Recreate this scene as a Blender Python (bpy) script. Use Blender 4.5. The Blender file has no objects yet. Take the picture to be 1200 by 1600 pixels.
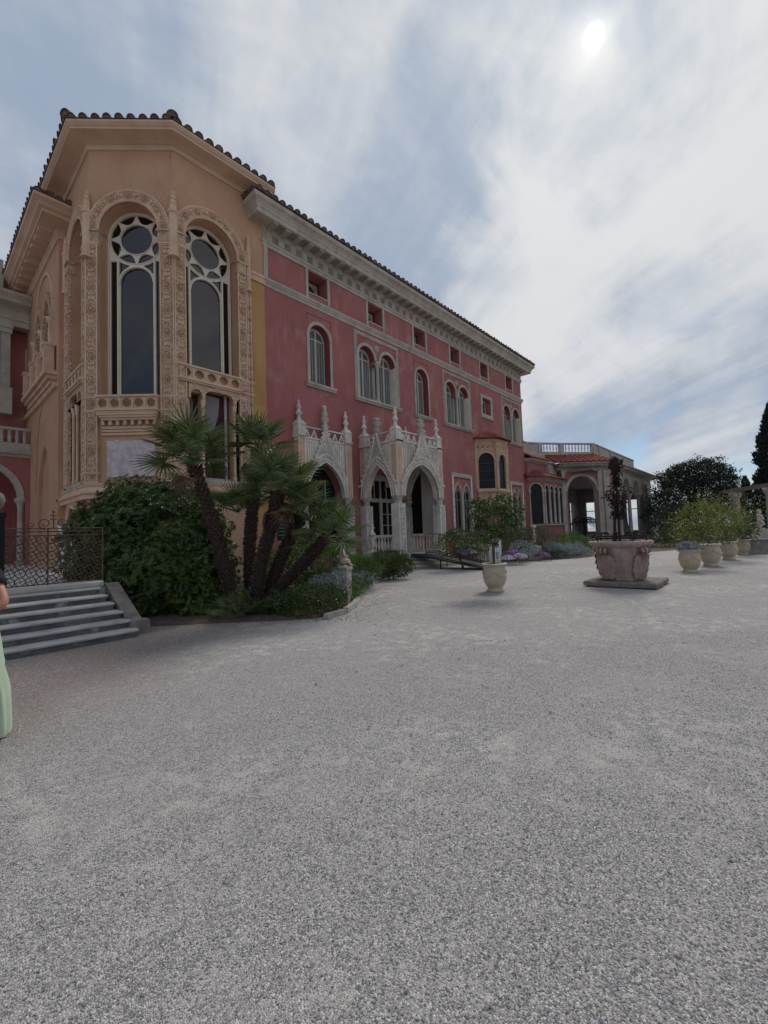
import bpy, bmesh, math, random
from math import sin, cos, pi, radians, sqrt, atan2, hypot
from mathutils import Vector, Matrix, noise
from mathutils.geometry import delaunay_2d_cdt
random.seed(7)
S = bpy.context.scene
COL = S.collection
# ------------------------------------------------------------ camera
yaw, pitch, roll = radians(42.18), radians(3.04), radians(2.05)
fwd = Vector((cos(yaw)*cos(pitch), sin(yaw)*cos(pitch), sin(pitch)))
rgt = Vector((sin(yaw), -cos(yaw), 0)); upv = rgt.cross(fwd)
r2 = cos(roll)*rgt - sin(roll)*upv; u2 = sin(roll)*rgt + cos(roll)*upv
cd = bpy.data.cameras.new('camera'); cam = bpy.data.objects.new('camera', cd); COL.objects.link(cam)
cam.matrix_world = Matrix(((r2.x, u2.x, -fwd.x, 0), (r2.y, u2.y, -fwd.y, 0), (r2.z, u2.z, -fwd.z, 1.6), (0, 0, 0, 1)))
cd.sensor_fit = 'HORIZONTAL'; cd.sensor_width = 36; cd.lens = 36*675.6/1200
cd.clip_start = .05; cd.clip_end = 6000
S.camera = cam
# ------------------------------------------------------------ world: blue Nishita sky behind thin high cloud
SUND = Vector((.6704, .1553, .7256)).normalized()
W = bpy.data.worlds.new('World'); S.world = W; W.use_nodes = True
def build_world():
    nt = W.node_tree; N = nt.nodes; L = nt.links; N.clear()
    def nd(t, **k):
        n = N.new(t)
        for a, v in k.items(): setattr(n, a, v)
        return n
    def val(x, sock):
        if isinstance(x, (int, float)): sock.default_value = x
        elif isinstance(x, tuple): sock.default_value = x
        else: L.new(x, sock)
    def math_(op, a, b=0, c=None, clamp=False):
        n = nd('ShaderNodeMath', operation=op, use_clamp=clamp); val(a, n.inputs[0]); val(b, n.inputs[1])
        if c is not None: val(c, n.inputs[2])
        return n.outputs[0]
    def sm(x, a, b, lo=0, hi=1):
        n = nd('ShaderNodeMapRange', interpolation_type='SMOOTHSTEP'); val(x, n.inputs[0])
        for i, v in enumerate((a, b, lo, hi)): n.inputs[i+1].default_value = v
        return n.outputs[0]
    def mix(f, a, b):
        n = nd('ShaderNodeMix', data_type='RGBA'); val(f, n.inputs[0]); val(a, n.inputs[6]); val(b, n.inputs[7]); return n.outputs[2]
    out = nd('ShaderNodeOutputWorld'); bg = nd('ShaderNodeBackground'); L.new(bg.outputs[0], out.inputs[0])
    tc = nd('ShaderNodeTexCoord'); d = tc.outputs['Generated']
    sep = nd('ShaderNodeSeparateXYZ'); L.new(d, sep.inputs[0]); X, Y, Z = sep.outputs
    zz = math_('ADD', math_('MAXIMUM', Z, 0.0), .30)
    px, py = math_('DIVIDE', X, zz), math_('DIVIDE', Y, zz)
    # along / across the streak direction of the high cloud
    ax, ay = .416, .909
    al = math_('ADD', math_('MULTIPLY', px, ax), math_('MULTIPLY', py, ay))
    ac = math_('SUBTRACT', math_('MULTIPLY', px, ay), math_('MULTIPLY', py, ax))
    def cn(sa, sc, off, scale=1, detail=5, rough=.5, dist=0.):
        cmb = nd('ShaderNodeCombineXYZ'); L.new(math_('MULTIPLY', al, sa), cmb.inputs[0]); L.new(math_('MULTIPLY', ac, sc), cmb.inputs[1]); cmb.inputs[2].default_value = off
        n = nd('ShaderNodeTexNoise'); n.inputs['Scale'].default_value = scale; n.inputs['Detail'].default_value = detail
        n.inputs['Roughness'].default_value = rough; n.inputs['Distortion'].default_value = dist
        L.new(cmb.outputs[0], n.inputs['Vector']); return n.outputs['Fac']
    def dn(sc, off, detail, rough, dist, st=(1, 1, 1)):       # soft masses, no stretching towards the horizon
        mp = nd('ShaderNodeMapping'); mp.inputs['Location'].default_value = (off, off*.7, off*.3); mp.inputs['Scale'].default_value = st; mp.inputs['Rotation'].default_value = (0, .5, 1.14); L.new(d, mp.inputs[0])
        n = nd('ShaderNodeTexNoise'); n.inputs['Scale'].default_value = sc; n.inputs['Detail'].default_value = detail
        n.inputs['Roughness'].default_value = rough; n.inputs['Distortion'].default_value = dist; L.new(mp.outputs[0], n.inputs['Vector']); return n.outputs['Fac']
    n1 = cn(.45, 1.5, SKY1, 1.0, 3, .45, .2)          # long banks
    n2 = dn(4.2, 3.3, 7, .55, .5, (.6, 1.3, 1.3))     # soft tufts
    n5 = cn(.55, 5.5, 6.6, 1.0, 5, .55, .25)          # thin diagonal streaks
    n3 = dn(1.7, SKY3, 3, .5, .2)                     # broad thick and thin areas
    n4 = dn(13., 1.1, 5, .6, .3, (.5, 1.2, 1.6))      # fine mottling
    dens = math_('ADD', math_('MULTIPLY', n1, .42), math_('ADD', math_('MULTIPLY', n2, .42), math_('ADD', math_('MULTIPLY', n3, .30), math_('ADD', math_('MULTIPLY', n4, .15), math_('MULTIPLY', n5, .36)))))
    dt = nd('ShaderNodeVectorMath', operation='DOT_PRODUCT'); L.new(d, dt.inputs[0]); dt.inputs[1].default_value = SUND
    sd = dt.outputs['Value']
    g_wide = math_('POWER', math_('MAXIMUM', sd, 0), 4.0)
    g_mid = math_('POWER', math_('MAXIMUM', sd, 0), 60.0)
    g_disc = math_('POWER', math_('MAXIMUM', sd, 0), 30000.0)
    g_halo = math_('POWER', math_('MAXIMUM', sd, 0), 1800.0)
    acw = math_('ADD', ac, math_('ADD', math_('MULTIPLY', math_('SUBTRACT', n2, .5), .34), math_('MULTIPLY', math_('SUBTRACT', n3, .5), .25)))
    bank = math_('MULTIPLY', sm(acw, .46, .80), sm(acw, 1.55, .95))                     # the thick bright bank right of the sun
    rift = math_('MULTIPLY', sm(acw, .16, .46), sm(acw, .60, .48))                       # blue-grey rift beside it
    dens = math_('ADD', dens, math_('SUBTRACT', math_('MULTIPLY', bank, .04), math_('MULTIPLY', rift, .075)))
    bright = sm(math_('ADD', dens, math_('MULTIPLY', g_wide, .07)), .74, 1.06)
    c = mix(bright, (.235, .292, .385, 1), (.515, .525, .54, 1))
    # clear blue gaps low above the horizon where the cloud sheet thins
    sky = nd('ShaderNodeTexSky', sky_type='NISHITA'); sky.sun_disc = False
    sky.sun_elevation = radians(46.5); sky.sun_rotation = radians(77); sky.air_density = 1.0; sky.dust_density = .2; sky.ozone_density = 3
    sc = nd('ShaderNodeVectorMath', operation='SCALE'); L.new(sky.outputs[0], sc.inputs[0]); sc.inputs['Scale'].default_value = .06
    gap = math_('MULTIPLY', math_('MULTIPLY', sm(Z, .42, .24), sm(Z, .01, .06)), sm(n3, .58, .46))
    gap = math_('MULTIPLY', gap, sm(n2, .58, .44), clamp=True)
    c = mix(math_('MULTIPLY', gap, .85), c, sc.outputs[0])
    ad = nd('ShaderNodeVectorMath', operation='ADD'); L.new(c, ad.inputs[0])
    glow = math_('ADD', math_('MULTIPLY', g_wide, .05), math_('ADD', math_('MULTIPLY', g_mid, .07), math_('ADD', math_('MULTIPLY', g_disc, 1.5), math_('MULTIPLY', g_halo, .22))))
    gc = nd('ShaderNodeVectorMath', operation='SCALE'); gc.inputs[0].default_value = (1, .94, .80); L.new(glow, gc.inputs['Scale'])
    L.new(gc.outputs[0], ad.inputs[1])
    L.new(ad.outputs[0], bg.inputs[0]); bg.inputs[1].default_value = 1.0
SKY1, SKY3 = 4.4, 5.0
build_world()
# ------------------------------------------------------------ sun behind thin cloud
sl = bpy.data.lights.new('sun', 'SUN'); sl.energy = 1.5; sl.angle = radians(18); sl.color = (1, .95, .87)
so = bpy.data.objects.new('sun', sl); COL.objects.link(so)
so.rotation_euler = (-SUND).to_track_quat('-Z', 'Y').to_euler()
S.view_settings.view_transform = 'Standard'; S.view_settings.look = 'None'
S.view_settings.exposure = .40; S.view_settings.gamma = 1
# ------------------------------------------------------------ materials
def mat(name, c1, c2=None, scale=1.5, rough=.8, bump=0., bscale=40., metallic=0., spec=.3, streak=None, patch=None, relief=0., rscale=9., c_contrast=(.35, .65), detail=6):
    m = bpy.data.materials.new(name); m.use_nodes = True; nt = m.node_tree; N = nt.nodes; L = nt.links
    b = N['Principled BSDF']; b.inputs['Roughness'].default_value = rough; b.inputs['Metallic'].default_value = metallic
    b.inputs['Specular IOR Level'].default_value = spec
    geo = N.new('ShaderNodeNewGeometry'); pos = geo.outputs['Position']
    def nz(sc, det=detail, vec=None, ro=.6):
        n = N.new('ShaderNodeTexNoise'); n.inputs['Scale'].default_value = sc; n.inputs['Detail'].default_value = det; n.inputs['Roughness'].default_value = ro
        L.new(vec or pos, n.inputs['Vector']); return n.outputs['Fac']
    def ramp(f, a, b_):
        n = N.new('ShaderNodeMapRange'); n.interpolation_type = 'SMOOTHSTEP'; L.new(f, n.inputs[0]); n.inputs[1].default_value = a; n.inputs[2].default_value = b_; return n.outputs[0]
    def mx(f, a, b_):
        n = N.new('ShaderNodeMix'); n.data_type = 'RGBA'; L.new(f, n.inputs[0])
        for v, i in ((a, 6), (b_, 7)):
            if isinstance(v, tuple): n.inputs[i].default_value = (*v, 1)
            else: L.new(v, n.inputs[i])
        return n.outputs[2]
    if c2 is None: c2 = tuple(x*.8 for x in c1)
    col = mx(ramp(nz(scale), *c_contrast), c1, c2)
    if patch:                                     # worn areas of another colour
        pc, ps, lo, hi = patch
        col = mx(ramp(nz(ps, 8), lo, hi), col, pc)
    if streak:                                    # rain runs down the wall
        sc_, amt = streak
        mp = N.new('ShaderNodeMapping'); mp.inputs['Scale'].default_value = (2.6, 2.6, .5); L.new(pos, mp.inputs[0])
        f = N.new('ShaderNodeMath'); f.operation = 'MULTIPLY'; L.new(ramp(nz(1, 5, mp.outputs[0]), .5, .75), f.inputs[0]); f.inputs[1].default_value = amt
        col = mx(f.outputs[0], col, sc_)
        mp2 = N.new('ShaderNodeMapping'); mp2.inputs['Scale'].default_value = (3.2, 3.2, .42); mp2.inputs['Location'].default_value = (3, 7, 1); L.new(pos, mp2.inputs[0])
        f2 = N.new('ShaderNodeMath'); f2.operation = 'MULTIPLY'; L.new(ramp(nz(1, 6, mp2.outputs[0]), .56, .74), f2.inputs[0]); L.new(ramp(nz(.8, 4), .42, .62), f2.inputs[1])
        f3 = N.new('ShaderNodeMath'); f3.operation = 'MULTIPLY'; L.new(f2.outputs[0], f3.inputs[0]); f3.inputs[1].default_value = .45; f2 = f3
        col = mx(f2.outputs[0], col, tuple(x*.55 for x in c2))
        g2 = N.new('ShaderNodeMath'); g2.operation = 'MULTIPLY'; L.new(ramp(nz(9, 7), .5, .8), g2.inputs[0]); g2.inputs[1].default_value = .35
        col = mx(g2.outputs[0], col, sc_)
    L.new(col, b.inputs['Base Color'])
    nrm = None
    if bump:
        bp = N.new('ShaderNodeBump'); bp.inputs['Strength'].default_value = bump; bp.inputs['Distance'].default_value = .02
        L.new(nz(bscale, 5), bp.inputs['Height']); nrm = bp.outputs[0]
    if relief:                                    # carved ornament too fine to model
        v = N.new('ShaderNodeTexVoronoi'); v.feature = 'SMOOTH_F1'; v.inputs['Scale'].default_value = rscale; L.new(pos, v.inputs['Vector'])
        w = N.new('ShaderNodeTexWave'); w.wave_type = 'RINGS'; w.inputs['Scale'].default_value = rscale*.45; w.inputs['Distortion'].default_value = 9; w.inputs['Detail'].default_value = 1; L.new(pos, w.inputs['Vector'])
        a = N.new('ShaderNodeMath'); a.operation = 'SUBTRACT'; L.new(w.outputs['Fac'], a.inputs[0]); L.new(v.outputs['Distance'], a.inputs[1])
        bp = N.new('ShaderNodeBump'); bp.inputs['Strength'].default_value = relief; bp.inputs['Distance'].default_value = .05
        L.new(a.outputs[0], bp.inputs['Height'])
        if nrm: L.new(nrm, bp.inputs['Normal'])
        nrm = bp.outputs[0]
    if nrm: L.new(nrm, b.inputs['Normal'])
    return m
def leafmat(name, c1, c2, rough=.45, trans=.25, c3=None, scale=2.2):
    m = mat(name, c1, c2, scale, rough, spec=.4); nt = m.node_tree; b = nt.nodes['Principled BSDF']; L = nt.links
    src = b.inputs['Base Color'].links[0].from_socket
    # every leaf a little different
    inf = nt.nodes.new('ShaderNodeNewGeometry'); hs = nt.nodes.new('ShaderNodeHueSaturation')
    mr = nt.nodes.new('ShaderNodeMapRange'); L.new(inf.outputs['Random Per Island'], mr.inputs[0]); mr.inputs[3].default_value = .55; mr.inputs[4].default_value = 1.5
    L.new(mr.outputs[0], hs.inputs['Value']); L.new(src, hs.inputs['Color'])
    L.new(hs.outputs[0], b.inputs['Base Color'])
    tr = nt.nodes.new('ShaderNodeBsdfTranslucent'); L.new(hs.outputs[0], tr.inputs[0])
    ms = nt.nodes.new('ShaderNodeMixShader'); ms.inputs[0].default_value = trans; L.new(b.outputs[0], ms.inputs[1]); L.new(tr.outputs[0], ms.inputs[2])
    L.new(ms.outputs[0], nt.nodes['Material Output'].inputs[0]); return m
MT = dict(
    pink=mat('pink_stucco', (0.372, 0.138, 0.128), (0.318, 0.108, 0.102), .6, .9, .25, 35, streak=((0.47, 0.26, 0.225), .5), patch=((0.43, 0.22, 0.175), .8, .54, .76)),
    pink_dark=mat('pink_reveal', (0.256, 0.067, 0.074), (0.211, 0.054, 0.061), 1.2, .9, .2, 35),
    ochre=mat('ochre_stucco', (0.560, 0.342, 0.218), (0.480, 0.278, 0.172), .5, .9, .2, 30, streak=((0.371, 0.205, 0.134), .35), patch=((0.512, 0.301, 0.211), .4, .5, .75)),
    ochre_warm=mat('yellow_ochre_stucco', (.49, .27, .115), (.41, .215, .09), .6, .9, .2, 30, streak=((.52, .32, .17), .5)),
    carved=mat('carved_terracotta_stone', (0.717, 0.495, 0.337), (0.603, 0.394, 0.258), 2.0, .85, .3, 60, relief=.8, rscale=14),
    beige=mat('beige_stone_moulding', (0.666, 0.474, 0.333), (0.563, 0.371, 0.256), 1.6, .85, .2, 50),
    soffit=mat('plastered_soffit', (0.648, 0.464, 0.338), (0.563, 0.381, 0.267), .9, .9, .15, 30),
    cream=mat('cream_stone', (0.475, 0.433, 0.366), (0.372, 0.330, 0.273), 1.4, .85, .25, 40, streak=((0.227, 0.201, 0.170), .5)),
    coffer=mat('coffer_grey_paint', (.27, .245, .22), (.22, .20, .18), 3, .9),
    porch=mat('weathered_grey_marble', (0.744, 0.684, 0.600), (0.576, 0.516, 0.450), 2.2, .8, .4, 45, streak=((0.300, 0.264, 0.234), .5), patch=((0.408, 0.360, 0.324), 1.6, .6, .78)),
    porch_carved=mat('carved_weathered_marble', (0.720, 0.660, 0.576), (0.528, 0.474, 0.408), 2.5, .8, .3, 45, relief=.8, rscale=15, streak=((0.300, 0.264, 0.234), .5)),
    rose_marble=mat('rose_marble_pier', (.64, .40, .27), (.54, .33, .225), 1.6, .7, .3, 30, streak=((.40, .30, .25), .4), patch=((.60, .50, .42), 1.2, .6, .76)),
    tile_dark=mat('weathered_brown_roof_tile', (.20, .135, .105), (.115, .085, .07), 3, .9, .4, 30, patch=((.27, .225, .18), 4, .55, .7)),
    tile_red=mat('red_clay_roof_tile', (.33, .088, .060), (.20, .055, .042), 5, .85, .4, 30, patch=((.40, .22, .16), 6, .55, .68)),
    wframe=mat('cream_window_paint', (0.717, 0.666, 0.538), (0.640, 0.589, 0.474), 2, .6),
    shutter=mat('pale_grey_shutter', (.44, .42, .37), (.36, .34, .30), 3, .7),
    louver=mat('dark_louver', (.10, .10, .10), (.07, .07, .07), 3, .7),
    glass=mat('dark_window_glass', (.040, .038, .044), (.030, .029, .035), 1, .07, spec=.5),
    shutter_glass=mat('dusty_window_glass', (.115, .115, .115), (.085, .085, .088), 4, .25, spec=.3),
    glass_far=mat('leaded_dark_glass', (.018, .018, .023), (.010, .010, .014), 6, .3, spec=.16),
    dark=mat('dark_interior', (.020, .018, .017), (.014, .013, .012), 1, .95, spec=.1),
    interior=mat('interior_plaster', (.42, .38, .33), (.35, .315, .275), 1, .9),
    room=mat('dim_lilac_plaster', (.24, .23, .235), (.20, .19, .195), 1, .9),
    curtain=mat('white_curtain', (.50, .46, .43), (.40, .36, .34), 2, .9),
    maroon=mat('maroon_curtain', (.060, .026, .026), (.045, .02, .02), 3, .9),
    plaque=mat('veined_lilac_marble', (.58, .48, .475), (.46, .37, .375), 5, .6, .1, 60, c_contrast=(.42, .58)),
    gate_iron=mat('rust_brown_iron', (.150, .095, .070), (.075, .050, .040), 8, .8, metallic=.1),
    iron=mat('black_iron', (.012, .012, .014), (.02, .019, .02), 5, .5, metallic=.6),
    rust=mat('rusted_iron', (.046, .027, .024), (.028, .020, .019), 9, .85, .5, 60, metallic=.2),
    ramp=mat('black_rubber_ramp', (.018, .019, .023), (.026, .027, .031), 8, .6),
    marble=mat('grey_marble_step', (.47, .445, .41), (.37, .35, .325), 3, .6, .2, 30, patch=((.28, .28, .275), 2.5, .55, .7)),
    marble_riser=mat('dark_grey_marble', (.125, .125, .128), (.085, .085, .088), 4, .7, .4, 30, patch=((.30, .30, .31), 3, .55, .7)),  # riser marble, much darker than the treads
    stone=mat('rough_grey_stone', (.25, .215, .19), (.165, .142, .125), 4, .9, .7, 30, patch=((.13, .12, .11), 3, .55, .7)),
    pedestal=mat('lichened_pedestal_stone', (0.432, 0.384, 0.336), (0.288, 0.258, 0.228), 5, .9, .5, 40, patch=((0.180, 0.168, 0.144), 4, .55, .7)),
    statue=mat('weathered_statue_stone', (0.600, 0.516, 0.444), (0.432, 0.360, 0.312), 8, .85, .5, 50, patch=((0.240, 0.210, 0.192), 6, .55, .72)),
    well=mat('rose_well_stone', (.45, .325, .285), (.35, .255, .225), 4, .85, .6, 40, patch=((.24, .20, .185), 3, .55, .72), streak=((.17, .145, .135), .6), relief=.35, rscale=12),
    planter=mat('glazed_cream_earthenware', (.48, .405, .305), (.42, .35, .26), 2.5, .42, .1, 20, spec=.5, streak=((.40, .33, .20), .35)),
    soil=mat('dry_brown_soil', (.12, .085, .065), (.07, .05, .04), 6, .95, .8, 25),
    kerb=mat('pale_stone_kerb', (.38, .35, .31), (.28, .25, .22), 5, .9, .5, 30),
    terrace=mat('terrace_paving', (.50, .48, .46), (.42, .40, .38), 2, .8, .2, 20),
    white=mat('white_paint', (.78, .78, .76), (.70, .70, .68), 3, .5),
    green_sign=mat('dark_green_sign', (.012, .045, .035), (.010, .036, .03), 4, .4),
    bark=mat('palm_fibre_trunk', (.060, .040, .031), (.032, .022, .018), 14, .95, .8, 60),
    stub=mat('palm_leaf_base', (.15, .10, .078), (.050, .032, .027), 18, .9),
    stem=mat('grey_brown_bark', (.12, .095, .075), (.075, .06, .05), 10, .95, .5, 40),
    skin=mat('skin', (.42, .20, .13), (.38, .175, .115), 6, .5),
    dress=mat('pale_green_cloth', (.46, .55, .41), (.38, .46, .34), 2, .8, .1, 60),
    black_cloth=mat('black_cloth', (.015, .015, .018), (.02, .02, .022), 6, .9),
    hair=mat('dark_hair', (.03, .018, .012), (.02, .012, .009), 20, .5),
    wood=mat('grey_pergola_wood', (.26, .20, .16), (.19, .15, .12), 4, .9, .4, 30),
    leaf_bush=leafmat('pittosporum_leaf', (.082, .120, .024), (.042, .074, .017), .34, .15),
    leaf_palm=leafmat('fan_palm_leaf', (.125, .160, .060), (.080, .115, .045), .40, .2),
    leaf_palm_y=leafmat('yellowing_palm_leaf', (.16, .14, .035), (.085, .10, .035), .5, .25),
    leaf_dead=leafmat('dead_palm_leaf', (.16, .11, .065), (.09, .06, .04), .8, .1),
    leaf_fern=leafmat('bright_fern_leaf', (.10, .20, .035), (.06, .13, .025), .5, .3),
    leaf_dark=leafmat('dark_oak_leaf', (.036, .052, .028), (.020, .032, .020), .6, .1),
    leaf_citrus=leafmat('citrus_leaf', (.085, .130, .030), (.045, .080, .022), .38, .2),
    leaf_yellow=leafmat('yellow_green_citrus_leaf', (.17, .19, .035), (.10, .13, .03), .42, .3),
    leaf_cypress=leafmat('cypress_needles', (.026, .038, .026), (.015, .023, .017), .8, .05),
    leaf_silver=leafmat('silver_leaf', (.34, .38, .38), (.22, .26, .26), .8, .1),
    leaf_hedge=leafmat('hedge_leaf', (.075, .10, .030), (.040, .062, .02), .5, .2),
    leaf_grass=leafmat('grey_green_grass', (.095, .115, .07), (.06, .075, .045), .6, .2),
    petal_purple=leafmat('purple_petal', (.38, .16, .46), (.26, .09, .34), .6, .2),
    petal_white=leafmat('white_petal', (.72, .66, .72), (.60, .50, .60), .6, .2),
)
def clear_glass():
    m = bpy.data.materials.new('clear_window_glass'); m.use_nodes = True; nt = m.node_tree; N = nt.nodes; L = nt.links; N.clear()
    out = N.new('ShaderNodeOutputMaterial'); tr = N.new('ShaderNodeBsdfTransparent'); tr.inputs[0].default_value = (.72, .70, .72, 1)
    gl = N.new('ShaderNodeBsdfGlossy'); gl.inputs['Roughness'].default_value = .02; gl.inputs[0].default_value = (.66, .60, .58, 1)
    nz = N.new('ShaderNodeTexNoise'); nz.inputs['Scale'].default_value = 1.1; nz.inputs['Detail'].default_value = 2
    L.new(N.new('ShaderNodeNewGeometry').outputs['Position'], nz.inputs['Vector'])
    bp = N.new('ShaderNodeBump'); bp.inputs['Strength'].default_value = .05; bp.inputs['Distance'].default_value = .02; L.new(nz.outputs['Fac'], bp.inputs['Height']); L.new(bp.outputs[0], gl.inputs['Normal'])
    fr = N.new('ShaderNodeFresnel'); fr.inputs[0].default_value = 2.1
    mx = N.new('ShaderNodeMixShader'); L.new(fr.outputs[0], mx.inputs[0]); L.new(tr.outputs[0], mx.inputs[1]); L.new(gl.outputs[0], mx.inputs[2]); L.new(mx.outputs[0], out.inputs[0]); return m
MT['clear'] = clear_glass()
def gravel_material():
    m = bpy.data.materials.new('gravel'); m.use_nodes = True; nt = m.node_tree; N = nt.nodes; L = nt.links
    b = N['Principled BSDF']; b.inputs['Roughness'].default_value = .9; b.inputs['Specular IOR Level'].default_value = .2
    pos = N.new('ShaderNodeNewGeometry').outputs['Position']
    def vor(sc):
        v = N.new('ShaderNodeTexVoronoi'); v.inputs['Scale'].default_value = sc; L.new(pos, v.inputs['Vector']); return v
    def nz(sc, det=5, ro=.6):
        n = N.new('ShaderNodeTexNoise'); n.inputs['Scale'].default_value = sc; n.inputs['Detail'].default_value = det; n.inputs['Roughness'].default_value = ro; L.new(pos, n.inputs['Vector']); return n.outputs['Fac']
    def mr(f, a, b_, lo=0, hi=1):
        n = N.new('ShaderNodeMapRange'); n.interpolation_type = 'SMOOTHSTEP'; L.new(f, n.inputs[0])
        for i, v in enumerate((a, b_, lo, hi)): n.inputs[i+1].default_value = v
        return n.outputs[0]
    def mx(f, a, b_, bl='MIX'):
        n = N.new('ShaderNodeMix'); n.data_type = 'RGBA'; n.blend_type = bl
        if isinstance(f, float): n.inputs[0].default_value = f
        else: L.new(f, n.inputs[0])
        for v, i in ((a, 6), (b_, 7)):
            if isinstance(v, tuple): n.inputs[i].default_value = (*v, 1)
            else: L.new(v, n.inputs[i])
        return n.outputs[2]
    v1 = vor(140); v2 = vor(280)
    sx = N.new('ShaderNodeSeparateColor'); L.new(v1.outputs['Color'], sx.inputs[0])
    cr = N.new('ShaderNodeValToRGB'); L.new(sx.outputs[0], cr.inputs[0]); e = cr.color_ramp.elements
    e[0].position = 0; e[0].color = (.175, .166, .16, 1); e[1].position = 1; e[1].color = (.72, .68, .63, 1)
    for p, c in ((.22, (.29, .270, .270, 1)), (.5, (.41, .383, .378, 1)), (.72, (.475, .428, .395, 1)), (.85, (.58, .55, .515, 1))):
        k = e.new(p); k.color = c
    col = cr.outputs[0]
    # dark gaps are real hollows (bump); fines of a lighter sand lie in worn patches
    fines = mx(mr(nz(60, 3), .35, .7), (.68, .635, .58), (.52, .485, .445))
    big = N.new('ShaderNodeMath'); big.operation = 'MULTIPLY'; L.new(mr(nz(.40, 7, .62), .42, .60), big.inputs[0]); L.new(mr(nz(4.5, 8, .75), .46, .60), big.inputs[1])
    bm = N.new('ShaderNodeMath'); bm.operation = 'MULTIPLY'; L.new(big.outputs[0], bm.inputs[0]); bm.inputs[1].default_value = .8
    col = mx(bm.outputs[0], col, fines)
    col = mx(mr(nz(.23, 4), .35, .7, 0., .28), col, (.36, .32, .30))
    # brown earth trodden out of the bed and along the steps
    sep = N.new('ShaderNodeSeparateXYZ'); L.new(pos, sep.inputs[0])
    wob = N.new('ShaderNodeMath'); wob.operation = 'MULTIPLY_ADD'; L.new(nz(1.3, 5), wob.inputs[0]); wob.inputs[1].default_value = 1.8; L.new(sep.outputs[1], wob.inputs[2])
    q = N.new('ShaderNodeMath'); q.operation = 'MULTIPLY_ADD'; L.new(sep.outputs[0], q.inputs[0]); q.inputs[1].default_value = -.62; L.new(wob.outputs[0], q.inputs[2])
    d = N.new('ShaderNodeMath'); d.operation = 'MULTIPLY'; L.new(mr(q.outputs[0], 4.4, 6.6), d.inputs[0]); L.new(mr(nz(25, 4), .3, .7, .35, 1.), d.inputs[1])
    near = N.new('ShaderNodeMath'); near.operation = 'MULTIPLY'; L.new(d.outputs[0], near.inputs[0]); L.new(mr(sep.outputs[0], 13, 8), near.inputs[1])
    col = mx(near.outputs[0], col, (.235, .175, .150))
    L.new(col, b.inputs['Base Color'])
    h = N.new('ShaderNodeMath'); h.operation = 'MULTIPLY_ADD'; L.new(v2.outputs['Distance'], h.inputs[0]); h.inputs[1].default_value = .35; L.new(v1.outputs['Distance'], h.inputs[2])
    bp = N.new('ShaderNodeBump'); bp.invert = True; bp.inputs['Strength'].default_value = .9; bp.inputs['Distance'].default_value = .010; L.new(h.outputs[0], bp.inputs['Height'])
    b2 = N.new('ShaderNodeBump'); b2.inputs['Strength'].default_value = .6; b2.inputs['Distance'].default_value = .05; L.new(nz(3.5, 6), b2.inputs['Height']); L.new(bp.outputs[0], b2.inputs['Normal'])
    L.new(b2.outputs[0], b.inputs['Normal'])
    return m
MT['gravel'] = gravel_material()
# ------------------------------------------------------------ scene graph helpers
WORLD = {}
def T(x=0, y=0, z=0): return Matrix.Translation((x, y, z))
def RZ(a): return Matrix.Rotation(a, 4, 'Z')
def place(o, parent, M):
    WORLD[o.name] = M.copy()
    COL.objects.link(o)
    if parent is not None:
        o.parent = parent; o.matrix_basis = WORLD[parent.name].inverted() @ M
    else: o.matrix_basis = M
    return o
def tag(o, label=None, cat=None, group=None, kind=None):
    if label: o['label'] = label
    if cat: o['category'] = cat
    if group: o['group'] = group
    if kind: o['kind'] = kind
    return o
def thing(name, loc, label, cat, group=None, rz=0):
    o = bpy.data.objects.new(name, None); o.empty_display_size = .2
    place(o, None, T(*loc) @ RZ(rz)); return tag(o, label, cat, group)
I4 = Matrix.Identity(4)
def inst(name, me, parent, M, mt=None):
    """another object that shares mesh data"""
    o = bpy.data.objects.new(name, me); return place(o, parent, M)
def copy_tree(src, dM, parent=None):
    c = src.copy(); place_copy(c, parent, dM @ WORLD[src.name])
    for ch in list(src.children): copy_tree(ch, dM, c)
    return c
def place_copy(o, parent, M):
    WORLD[o.name] = M.copy(); COL.objects.link(o); o.parent = parent
    o.matrix_parent_inverse = Matrix.Identity(4)
    o.matrix_basis = (WORLD[parent.name].inverted() @ M) if parent else M
def inside(p, poly):
    x, y = p; r = False; n = len(poly); j = n-1
    for i in range(n):
        xi, yi = poly[i]; xj, yj = poly[j]
        if (yi > y) != (yj > y) and x < (xj-xi)*(y-yi)/(yj-yi)+xi: r = not r
        j = i
    return r
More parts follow.
